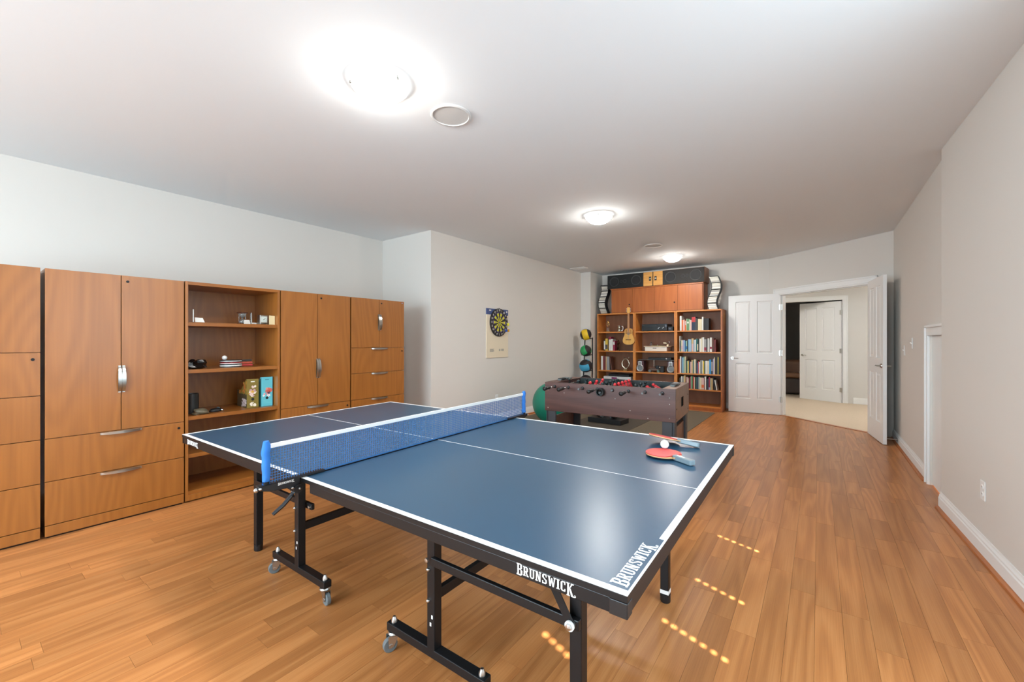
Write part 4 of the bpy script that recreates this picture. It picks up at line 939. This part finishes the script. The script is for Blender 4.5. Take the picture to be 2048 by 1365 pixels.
t = thing('ring_sculpture', 'silver ring-shaped sculpture on a small pedestal on the third left shelf', 'sculpture', (-3.262, YB + .10, ZL[2] + .0005))
B(-.045, .045, -.035, .035, 0, .030).build('base', mat('brass_base', (150, 118, 74), .35, .8), t, bevel=.003)
B(-.03, .03, -.025, .025, .030, .052).build('pedestal', mat('pewter2', (190, 180, 160), .3, .9), t, bevel=.003)
pts = []; rd = []
for k in range(31):
    a = -PI / 2 + 2 * PI * k / 30; pts.append((.078 * math.cos(a) * (1 - .25 * max(0, math.sin(a))), 0, .152 + .10 * math.sin(a))); rd.append(.012 + .008 * max(0, math.sin(a + PI * 1.3)))
MB().tube(pts, rd, 12).build('ring', mat('pewter3', (206, 196, 176), .22, 1), t, smooth=70)
MB().tube([(-.06, 0, .29), (-.02, 0, .265), (.02, 0, .25)], [.003, .007, .004], 8).build('beak', M_blk, t, smooth=60)
MB().tube([(.02, 0, .25), (.055, 0, .262), (.075, 0, .275)], [.006, .012, .008], 10).build('wing', MATS['pewter3'], t, smooth=60)
t = thing('board_game_box', 'flat white board game box with a purple print on the fourth left shelf', 'box', (-3.73, YB + .04, ZL[1] + .0005))
B(0, .60, 0, .28, 0, .152).build('box', mat('box_white', (214, 214, 212), .5), t, bevel=.003)
B(.18, .30, -.0008, 0, .03, .135).build('print', mat('purple_print', (120, 36, 96), .5), t)
m = B(.10, .56, .01, .25, .1525, .205); tag(m.build('laptop_case', M_blkp, bevel=.01), 'flat black case lying on the white board game box', 'case').location = (-3.73, YB + .04, ZL[1] + .0006)
# ---- middle bookcase: hi-fi
ZM = SHZ[1]; yb = YB + .05
t = thing('stereo_receiver', 'black stereo receiver with two chrome knobs on the top middle shelf', 'receiver', (-2.90, yb, ZM[4] + .0005))
B(0, .50, .004, .32, .012, .142).build('case', M_blkp, t, bevel=.002)
B(-.002, .502, -.004, .004, .010, .144).build('front_panel', mat('gloss_black', (22, 24, 26), .25), t, bevel=.002)
B(.012, .30, -.005, -.004, .095, .122).build('display', mat('display', (34, 42, 46), .2), t)
for kx in (.345, .425): MB().lathe([(.001, -.02), (.020, -.020), (.022, -.004), (.001, -.004)], (kx, 0, .062), 20, 'Y').build('knob', M_blkp, t, smooth=40); MB().bar((kx - .012, -.0215, .05), (kx + .014, -.0215, .074), .005, .006).build('knob_mark', M_chrome, t)
for kx in (.02, .45):
    for ky in (.03, .28): MB().cyl((kx, ky, 0), (kx, ky, .012), .015, n=12).build('foot', M_blkp, t)
B(.46, .495, -.005, -.004, .08, .125).build('button_panel', mat('blue_grey', (86, 92, 104), .4), t)
t = thing('remote_box', 'small black box beside the stereo receiver on the top middle shelf', 'box', (-2.385, yb + .02, ZM[4] + .0005))
B(0, .09, 0, .12, 0, .085).build('case', M_blkp, t, bevel=.003); B(.01, .05, -.001, 0, .03, .06).build('display', MATS['blue_grey'], t)
t = thing('record_player', 'cream record player with a tonearm on the second middle shelf', 'record player', (-2.855, yb, ZM[3] + .0005))
B(.012, .445, .01, .33, .003, .088).build('plinth', mat('cream_white', (222, 216, 204), .45), t, bevel=.004)
B(-.008, .50, 0, .34, .094, .104).build('deck', mat('cream_deck', (232, 214, 182), .45), t, bevel=.002)
B(.012, .445, .008, .012, .088, .094).build('trim_line', mat('pink_trim', (176, 96, 88), .5), t)
B(.17, .245, .009, .010, .056, .068).build('badge', M_blk, t)
MB().lathe([(.001, .104), (.13, .104), (.13, .113), (.001, .113)], (.22, .16, 0), 32).build('platter', mat('olive_mat', (150, 146, 100), .6), t, smooth=40)
MB().cyl((.22, .16, .112), (.22, .16, .135), .004, n=8).build('spindle', M_steel, t)
MB().lathe([(.001, .104), (.022, .104), (.022, .135), (.012, .14), (.001, .14)], (.45, .06, 0), 16).build('arm_base', MATS['cream_deck'], t, smooth=40)
MB().tube([(.445, .05, .15), (.42, .05, .165), (.37, .05, .168)], [.009, .013, .012], 10).build('tonearm', MATS['cream_deck'], t, smooth=60)
MB().tube([(.455, .055, .135), (.475, .055, .16), (.49, .055, .185), (.47, .055, .20)], .005, 8).build('arm_lift', M_steel, t, smooth=60)
MB().lathe([(.001, .104), (.024, .104), (.026, .14), (.012, .16), (.020, .185), (.001, .19)], (.11, .10, 0), 16).build('weight', mat('smoke', (96, 84, 82), .3), t, smooth=50)
zs = ZM[2]
t = thing('glass_shelf', 'thin glass riser shelf carrying the black disc player', 'shelf', (-2.985, yb, zs + .0005))
B(0, .715, 0, .26, .244, .252).build('glass_plate', mat('tinted_glass', (96, 104, 108), .1, spec=.8), t, bevel=.001)
for kx in (.26, .60): B(kx, kx + .012, .20, .24, 0, .244).build('support', M_chrome, t)
t = thing('disc_player', 'slim black disc player with a silver button on the glass riser', 'disc player', (-2.775, yb + .01, zs + .2535))
B(0, .45, 0, .22, .004, .046).build('case', MATS['gloss_black'], t, bevel=.003); B(.02, .26, -.001, 0, .018, .026).build('display', MATS['display'], t)
MB().lathe([(.001, -.006), (.012, -.006), (.013, 0), (.001, 0)], (.36, 0, .025), 16, 'Y').build('button', M_chrome, t, smooth=40)
for kx in (.03, .42): B(kx, kx + .02, .02, .2, 0, .004).build('foot', M_blkp, t)
M_silv = mat('silver_plastic', (196, 198, 200), .35, .6)
for x0, lab in ((-2.938, 'silver round bookshelf speaker left under the glass riser'), (-2.332, 'silver round bookshelf speaker right under the glass riser')):
    t = thing('bookshelf_speaker', lab, 'speaker', (x0, yb - .01, zs + .0005), 0, 'silver speakers in the middle bookcase')
    B(-.07, .07, .02, .19, .0, .225).build('cabinet', mat('wine_red', (74, 40, 44), .4), t, bevel=.006)
    MB().lathe([(.001, .02), (.070, .02), (.072, .004), (.064, -.006), (.052, 0), (.050, .012), (.001, .012)], (0, 0, .076), 32, 'Y').build('ring', M_silv, t, smooth=40)
    MB().lathe([(.049, .006), (.03, .013), (.018, .010), (.001, .006)], (0, -.004, .076), 28, 'Y').build('cone', mat('cone_grey', (120, 126, 128), .4), t, smooth=60)
    MB().prism([(-.036, .13), (.036, .13), (.036, .205), (.026, .222), (-.026, .222), (-.036, .205)], -.002, .02, lambda a, b, q: (a, q, b)).build('tweeter_frame', M_silv, t, bevel=.004)
    B(-.022, .022, -.004, -.001, .145, .205).build('tweeter_mesh', mat('mesh_grey', (140, 140, 136), .6, bump=1, bscale=600), t)
t = thing('model_car', 'small chrome and dark wood model car on the third middle shelf', 'model car', (-2.66, yb + .04, zs + .0005))
B(-.10, .08, -.025, .025, .032, .062).build('chassis', mat('model_wood', (96, 62, 46), .4), t, bevel=.006)
B(-.07, .10, -.028, .028, .060, .068).build('running_board', M_chrome, t, bevel=.002)
MB().cyl((-.11, 0, .088), (.02, 0, .088), .016, n=16).build('bonnet', MATS['model_wood'], t, smooth=50)
B(.03, .10, -.024, .024, .068, .135).build('cab', M_blkp, t, bevel=.008)
for wx in (-.085, .085):
    for wy in (-.034, .034): MB().cyl((wx, wy - .006, .026), (wx, wy + .006, .026), .026, n=18).build('wheel', M_chrome if wx > 0 else M_rub, t, smooth=40)
for wz in (.10,): MB().sphere((.115, -.03, wz), .018, 12, 8).build('lamp', M_chrome, t, smooth=60)
B(.12, .19, -.03, .05, 0, .125).build('black_block', M_blkp, t, bevel=.006)

# ================================================================== MEDICINE BALL RACK, EXERCISE BALL, MATS
t = thing('ball_rack', 'black steel ball rack standing against the wall pier', 'rack', (-3.915, 7.96, .0105))
for sx in (-1, 1):
    MB().tube([(sx * .108, .0, .03), (sx * .10, .06, .60), (sx * .085, .10, 1.36)], .013, 8).build('upright', M_blk, t, smooth=50)
    MB().tube([(sx * .108, -.25, .015), (sx * .108, .10, .015)], .014, 8).build('foot', M_blk, t, smooth=50)
rb = [(1.435, .117), (1.096, .118), (.782, .135), (.46, .135)]
for z, r in rb:
    m = MB(); m.tube([(-.09, .08, z - r * .75), (-.085, -.06, z - r * .85), (0, -.11, z - r * .82), (.085, -.06, z - r * .85), (.09, .08, z - r * .75)], .008, 8); m.build('cradle', M_blk, t, smooth=60)
def medball(z, r, c1, lab, rot, nm):
    t = thing('medicine_ball', lab, 'medicine ball', (-3.905, 7.90, z), 0, 'medicine balls on the rack'); t.rotation_euler = rot
    MB().sphere((0, 0, 0), r, 28, 18).build('core', mat('ball_black', (38, 32, 34), .55), t, smooth=60)
    m = MB()
    n = 28
    for s in (-1, 1):      # two curved coloured patches
        vs = []; fs = []
        for i in range(9):
            for j in range(15):
                la = (i / 8 - .5) * 1.05; lo = (j / 14 - .5) * 2.7
                x, y, z_ = math.cos(la) * math.cos(lo), math.sin(la), math.cos(la) * math.sin(lo)
                p = Vector((x, y, z_)) * r * 1.012
                if s < 0: p = Vector((-p.x, p.z, p.y))
                vs.append(tuple(p))
        for i in range(8):
            for j in range(14): a = i * 15 + j; fs.append((a, a + 1, a + 16, a + 15))
        m2 = MB().add(vs, fs); m2.build('panel', mat(nm, c1, .5), t, smooth=60)
medball(1.435, .117, (232, 190, 36), 'yellow and black medicine ball on top of the rack', (.3, .2, -1.2), 'ball_yellow')
medball(1.096, .118, (36, 150, 84), 'green and black medicine ball second on the rack', (.5, -.5, -1.9), 'ball_green')
medball(.782, .135, (66, 160, 196), 'light blue and black medicine ball third on the rack', (.1, -.35, 1.2), 'ball_blue')
medball(.46, .132, (60, 60, 64), 'dark medicine ball lowest on the rack behind the foosball table', (.1, -.35, 1.2), 'ball_dark')
t = thing('exercise_ball', 'big teal green exercise ball beside the foosball table', 'exercise ball', (-3.335, 5.62, .3345))
MB().sphere((0, 0, 0), .325, 40, 26).build('body', mat('teal_vinyl', (22, 128, 104), .38), t, smooth=60)
MB().cyl((.20, -.22, -.135), (.215, -.236, -.145), .008, n=10).build('valve_plug', M_white, t)
def matt(name, lab, x0, x1, y0, y1, z0, z1, m_): return tag(B(x0, x1, y0, y1, z0, z1).build(name, m_, bevel=.003), lab, 'mat')
M_mat1 = mat('mat_brown', (104, 92, 74), .9, bump=.5, bscale=150, vary=.1, vscale=30)
M_mat2 = mat('mat_dark', (72, 64, 54), .9, bump=.5, bscale=150, vary=.1, vscale=30)
matt('exercise_mat', 'brown exercise mat on the floor in front of the right-hand bookcase', -2.20, -1.50, 4.6, 8.2, .0005, .008, M_mat1)
matt('exercise_mat', 'dark exercise mat under the black dumbbell platform', -3.15, -2.205, 4.6, 8.2, .0005, .009, M_mat2)
matt('exercise_mat', 'brown exercise mat by the green exercise ball and ball rack', -4.05, -3.155, 4.6, 8.15, .0005, .009, M_mat1)
t = thing('step_platform', 'low black platform with dumbbells on the dark mat behind the foosball table', 'platform', (-2.98, 6.10, .0095), -.05)
B(0, .56, 0, .30, .0, .075).build('platform', M_blkp, t, bevel=.005)
for k, yy in enumerate((.08, .215)):
    d = thing('dumbbell', ['adjustable dumbbell on the front of the black platform', 'adjustable dumbbell on the back of the black platform'][k], 'dumbbell', (-2.98 + .30, 6.10 + yy - .02, .0855 + .062), -.05, 'dumbbells on the platform')
    MB().cyl((-.17, 0, 0), (.17, 0, 0), .014, n=12).build('bar', M_chrome, d, smooth=40)
    for sx in (-1, 1):
        for q in range(3): MB().cyl((sx * (.07 + q * .03), 0, 0), (sx * (.096 + q * .03), 0, 0), .062 - q * .004, n=8).build('weight_plate', M_blk if q else M_rub, d)

# ================================================================== FOOSBALL TABLE
FA = math.radians(4.6)
FT = thing('foosball_table', 'dark mahogany foosball table with red and black players', 'foosball table', (-1.660, 4.045, 0), FA)
fl, fd, zt_, zb_ = .636, .345, .880, .588      # half length, half depth, top, bottom
for sg in (-1, 1): B(-fl, fl, sg * fd, sg * (fd - .022), zb_, zt_).build('side_board', M_foos, FT, bevel=.002)
lp = MB(); B(-fl, -fl + .022, -fd + .022, fd - .022, zb_, zt_).build('end_board', M_foos, FT, bevel=.001)
re = MB(); hy0, hy1, hz0, hz1 = -.075, .045, .69, .78
re.box(fl - .022, fl, -fd + .022, hy0, zb_, zt_).box(fl - .022, fl, hy1, fd - .022, zb_, zt_).box(fl - .022, fl, hy0, hy1, zb_, hz0).box(fl - .022, fl, hy0, hy1, hz1, zt_)
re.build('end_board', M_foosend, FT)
o = MB(); o.prism([(hy0 + .0, hz0), (hy1, hz0), (hy1 + .004, (hz0 + hz1) / 2), (hy1, hz1), (hy0, hz1), (hy0 - .004, (hz0 + hz1) / 2)], fl - .03, fl - .003, lambda a, b, h: (h, a, b)); o.build('ball_return', mat('matte_black', (10, 10, 11), .95, spec=.1), FT)
B(-fl + .022, fl - .022, -fd + .022, fd - .022, .735, .745).build('playing_field', mat('field_green', (30, 66, 56), .45), FT)
B(-fl + .022, fl - .022, -fd + .022, fd - .022, zb_ + .004, zb_ + .012).build('bottom_panel', M_foos, FT)
for sg in (-1, 1):
    B(-fl + .10, fl - .10, sg * (fd - .022), sg * (fd - .032), .745, zt_ - .002).build('field_liner', mat('liner_dark', (28, 40, 40), .5), FT)
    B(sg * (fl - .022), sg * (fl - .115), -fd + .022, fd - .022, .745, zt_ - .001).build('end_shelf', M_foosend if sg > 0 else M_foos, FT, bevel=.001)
    sc = thing if False else None
    MB().box(sg * (fl - .085), sg * (fl - .045), -.14, .16, zt_, zt_ + .012).build('score_rail', mat('score_grey', (112, 118, 118), .4), FT, bevel=.003)
    for q in range(9): MB().box(sg * (fl - .090), sg * (fl - .040), -.12 + q * .022, -.104 + q * .022, zt_ + .006, zt_ + .022).build('score_bead', M_blkp if q < 5 else MATS['score_grey'], FT, bevel=.002)
M_red = mat('player_red', (216, 48, 56), .35); M_pbl = mat('player_black', (26, 40, 42), .35)
def player(m, x, y, z, tilt):
    c, s = math.cos(tilt), math.sin(tilt); P = lambda a, b, h: (x + a * c + h * s, y + b, z - a * s + h * c)
    n0 = len(m.v); q = MB()
    q.box(-.010, .010, -.013, .013, -.030, .022); q.box(-.008, .008, -.010, .010, -.072, -.030); q.box(-.007, .014, -.013, .013, -.086, -.070)
    q.sphere((0, 0, .036), .014, 10, 8); q.box(-.008, .008, -.019, .019, .0, .02)
    m.add([P(*[k * 1.18 for k in v]) for v in q.v], q.f)
rods = [(0, 1, 1, .0), (1, 2, 1, .15), (2, 3, 0, .35), (3, 5, 1, .25), (4, 5, 0, -.35), (5, 3, 1, .5), (6, 2, 0, -1.0), (7, 1, 0, .9)]
for i, n, blk, tilt in rods:
    xr = -.525 + .15 * i; zr = .838
    R = MB()
    y0, y1 = (-fd - .13, fd + .06) if blk else (-fd - .095, fd + .14)
    if i == 4: y0 = -fd - .02; y1 = fd + .2
    rod = MB().cyl((xr, y0, zr), (xr, y1, zr), .0065, n=10).build('rod', M_chrome, FT, smooth=50)
    sp = {1: 0, 2: .24, 3: .185, 5: .118}[n]
    for k in range(n):
        m = MB(); player(m, xr, (k - (n - 1) / 2) * sp + .01, zr, tilt); m.build('player', M_pbl if blk else M_red, rod, smooth=50)
    ye = y0 if blk else y1; d = -1 if blk else 1
    pr = [(.001, 0), (.012, 0), (.015, .015), (.0165, .05), (.016, .085), (.019, .10), (.021, .115), (.014, .125), (.001, .127)]
    MB().lathe([(r, ye + d * (h - .02)) for r, h in pr], (xr, 0, zr), 14, 'Y').build('handle', M_blkp, rod, smooth=50)
    if not blk: MB().lathe([(.001, y0 - .006), (.009, y0 - .006), (.009, y0 + .012), (.001, y0 + .012)], (xr, 0, zr), 12, 'Y').build('end_cap', M_rub, rod, smooth=50)
    for sg in (-1, 1): MB().lathe([(.007, sg * fd), (.017, sg * fd), (.014, sg * (fd + .010)), (.007, sg * (fd + .012))], (xr, 0, zr), 14, 'Y').build('bearing', M_blkp, rod, smooth=50)
MB().lathe([(.001, -fd - .001), (.040, -fd - .001), (.042, -fd - .02), (.036, -fd - .05), (.028, -fd - .05), (.024, -fd - .02), (.001, -fd - .012)], (-.035, 0, .815), 24, 'Y').build('ball_entry_cup', mat('cup_black', (18, 26, 28), .25), FT, smooth=50)
for (bx, bz) in ((-.60, .80), (-.60, .62), (-.42, .78), (.585, .80), (.585, .745), (.585, .62), (.10, .76), (.24, .66), (.40, .605)):
    MB().lathe([(.001, -fd - .003), (.004, -fd - .002), (.005, -fd), (.001, -fd)], (bx, 0, bz), 10, 'Y').build('bolt', M_steel, FT, smooth=50)
for (by, bz) in ((-.30, .70), (-.30, .61), (.28, .77), (.28, .63)): MB().lathe([(.001, fl + .003), (.006, fl + .002), (.007, fl), (.001, fl)], (0, by, bz), 10, 'X').build('bolt', M_blk, FT, smooth=50)
M_leg = mat('leg_grey', (58, 62, 68), .5)
for sx in (-1, 1):
    for sy in (-1, 1): MB().box(sx * (fl - .02), sx * (fl - .115), sy * (fd - .01), sy * (fd - .035), 0.02, zb_).box(sx * (fl - .012), sx * (fl - .035), sy * (fd - .01), sy * (fd - .115), .02, zb_).build('leg', M_leg, FT, bevel=.002)
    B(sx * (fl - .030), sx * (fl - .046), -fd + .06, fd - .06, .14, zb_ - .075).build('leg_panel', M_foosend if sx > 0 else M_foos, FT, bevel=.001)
    for sy in (-1, 1): MB().lathe([(.001, 0), (.025, 0), (.025, .012), (.012, .02), (.001, .02)], (sx * (fl - .06), sy * (fd - .03), .009 if sx > 9 else 0), 14).build('leveller', M_blkp, FT, smooth=40)

# ================================================================== DART BOARD ON THE WALL
t = thing('dart_poster', 'cream backing board with a blue top band behind the dartboard', 'board', (XC, 5.245, 1.42))
B(0, .016, -.277, .277, -.385, .297).build('panel', M_cream, t, bevel=.002)
B(0, .016, -.277, .277, .297, .392).build('blue_band', mat('band_blue', (58, 78, 128), .5), t, bevel=.001)
m = MB()
for k in range(6): m.box(.016, .0165, -.20, -.11 + .03 * ((k * 7) % 4) / 4, -.29 + k * .008, -.286 + k * .008)
for k in range(4): m.box(.016, .0165, .03, .07, -.282 + k * .009, -.277 + k * .009); m.box(.016, .0165, .09, .16, -.282 + k * .009, -.277 + k * .009)
o = m.build('small_print', M_rub, t); o['kind'] = 'stuff'
m = MB().box(.016, .0165, -.215, -.165, .355, .372).box(.016, .0165, .225, .255, .34, .37); o = m.build('band_print', M_card, t); o['kind'] = 'stuff'
t = thing('dartboard', 'round black and yellow dartboard with numbers on the cream board', 'dartboard', (XC + .0165, 5.262, 1.597))
fy = lambda a, b, h: (h, a, b)
circ = lambda r, n=40: [(r * math.cos(2 * PI * k / n), r * math.sin(2 * PI * k / n)) for k in range(n)]
MB().prism(circ(.224), .0005, .022, fy).build('rim', mat('board_black', (30, 26, 28), .6), t, bevel=.003)
M_yel = mat('sector_yellow', (214, 210, 50), .55); M_pur = mat('sector_violet', (94, 82, 150), .55); M_dkr = mat('sector_dark', (52, 40, 60), .55)
rings = [(.016, .085), (.085, .100), (.100, .150), (.150, .165)]
for k in range(20):
    a0 = 2 * PI * (k - .5) / 20 + PI / 2; a1 = a0 + 2 * PI / 20 * .96
    for q, (r0, r1) in enumerate(rings):
        ma = (M_yel if k % 2 else MATS['board_black']) if q % 2 == 0 else (M_pur if k % 2 else M_dkr)
        pts = [(r0 * math.cos(a0), r0 * math.sin(a0)), (r1 * math.cos(a0), r1 * math.sin(a0)), (r1 * math.cos((a0 + a1) / 2), r1 * math.sin((a0 + a1) / 2)), (r1 * math.cos(a1), r1 * math.sin(a1)), (r0 * math.cos(a1), r0 * math.sin(a1))]
        MB().prism(pts, .022, .0235 if ma != MATS['board_black'] else .0228, fy).build('sector', ma, t)
MB().prism(circ(.015, 16), .022, .024, fy).build('bullseye', M_pur, t)
dg = None
for k, num in enumerate([20, 1, 18, 4, 13, 6, 10, 15, 2, 17, 3, 19, 7, 16, 8, 11, 14, 9, 12, 5]):
    cu = bpy.data.curves.new('num', 'FONT'); cu.body = str(num); cu.size = .046; cu.align_x = 'CENTER'; cu.align_y = 'CENTER'; cu.extrude = .0004
    oo = bpy.data.objects.new('num', cu); C.objects.link(oo); dgp = bpy.context.evaluated_depsgraph_get()
    me = bpy.data.meshes.new_from_object(oo.evaluated_get(dgp)); bpy.data.objects.remove(oo)
    a = PI / 2 - 2 * PI * k / 20
    me.transform(Matrix(((0, 0, 1, .0226), (1, 0, 0, .194 * math.cos(a)), (0, 1, 0, .194 * math.sin(a)), (0, 0, 0, 1))))
    me.materials.clear(); me.materials.append(M_print); no = bpy.data.objects.new('numeral', me); C.objects.link(no); no.parent = t
MB().tube([(.01, -.03, .222), (.012, 0, .232), (.01, .03, .222)], .003, 6).build('hanger', M_blk, t)
for (dy, dz, c, lab) in ((.06, -.13, (40, 80, 170), 'blue-flighted dart stuck low in the dartboard'), (.115, -.13, (228, 170, 40), 'yellow-flighted dart stuck at the lower right of the dartboard'), (.11, -.03, (226, 214, 60), 'lime-flighted dart stuck at the right of the dartboard')):
    d = thing('dart', lab, 'dart', (XC + .0165 + .024, 5.262 + dy, 1.597 + dz), 0, 'darts in the dartboard')
    MB().cyl((0, 0, 0), (.05, 0, 0), .005, n=8).build('barrel', M_steel, d, smooth=50); MB().cyl((.05, 0, 0), (.08, 0, 0), .003, n=8).build('shaft', M_blkp, d)
    m = MB(); m.box(.07, .11, -.022, .022, -.0007, .0007).box(.07, .11, -.0007, .0007, -.022, .022); m.build('flight', mat('flight_%d' % c[0], c, .5), d)

# ================================================================== WALL PLATES
def plate(name, label, cat, loc, n, kind):
    ang = math.atan2(n[1], n[0]); t = thing(name, label, cat, loc, ang)
    B(0, .005, -.036, .036, -.058, .058).build('plate', M_trim, t, bevel=.002)
    if kind == 'outlet':
        for z in (.021, -.021):
            s_ = MB().prism([(.017 * math.cos(2 * PI * k / 20), z + max(-.013, min(.013, .017 * math.sin(2 * PI * k / 20)))) for k in range(20)], .005, .0075, lambda a, b, h: (h, a, b)).build('socket', M_white, t)
            for yy in (-.006, .006): B(.0075, .0078, yy - .001, yy + .001, z - .004, z + .005).build('slot', M_blk, s_)
    else: MB().bar((.004, 0, -.004), (.018, 0, .008), .009, .010).build('toggle', M_white, t)
    return t
plate('wall_outlet', 'white electrical outlet low on the near right wall', 'outlet', (rnx(3.70) - .0005, 3.70, .40), (-1, -.041), 'outlet')
plate('wall_outlet', 'white electrical outlet low on the left wall behind the net', 'outlet', (XC + .0005, 5.235, .385), (1, 0), 'outlet')
plate('light_switch', 'white light switch nearer the open right door', 'light switch', (XR - .0005, 6.63, 1.19), (-1, 0), 'switch')
plate('light_switch', 'white light switch nearer the low closet door casing', 'light switch', (XR - .0005, 6.13, 1.275), (-1, 0), 'switch')

# ================================================================== SOFA IN THE DARK ROOM
t = thing('leather_sofa', 'dark brown leather sofa in the dim room beyond the hall', 'sofa', (-.75, 12.05, .0045))
M_lea = mat('dark_leather', (58, 46, 42), .35, bump=.3, bscale=60); M_leb = mat('brown_leather', (132, 92, 64), .3, bump=.3, bscale=60)
B(-1.3, .75, 0, .95, .03, .40).build('base', M_lea, t, bevel=.04, seg=4)
B(.50, .78, -.05, .95, .02, .60).build('arm', M_lea, t, bevel=.08, seg=5); B(-1.55, -1.27, -.05, .95, .02, .60).build('arm', M_lea, t, bevel=.08, seg=5)
B(-1.30, .52, .70, .98, .35, .82).build('back', M_leb, t, bevel=.09, seg=5)
B(-1.26, -.42, .0, .72, .40, .53).build('seat_cushion', M_leb, t, bevel=.05, seg=4); B(-.41, .49, .0, .72, .40, .53).build('seat_cushion', M_leb, t, bevel=.05, seg=4)
for kx in (-1.45, .65):
    for ky in (.05, .85): MB().cyl((kx, ky, 0), (kx, ky, .035), .025, n=10).build('foot', M_blkp, t)
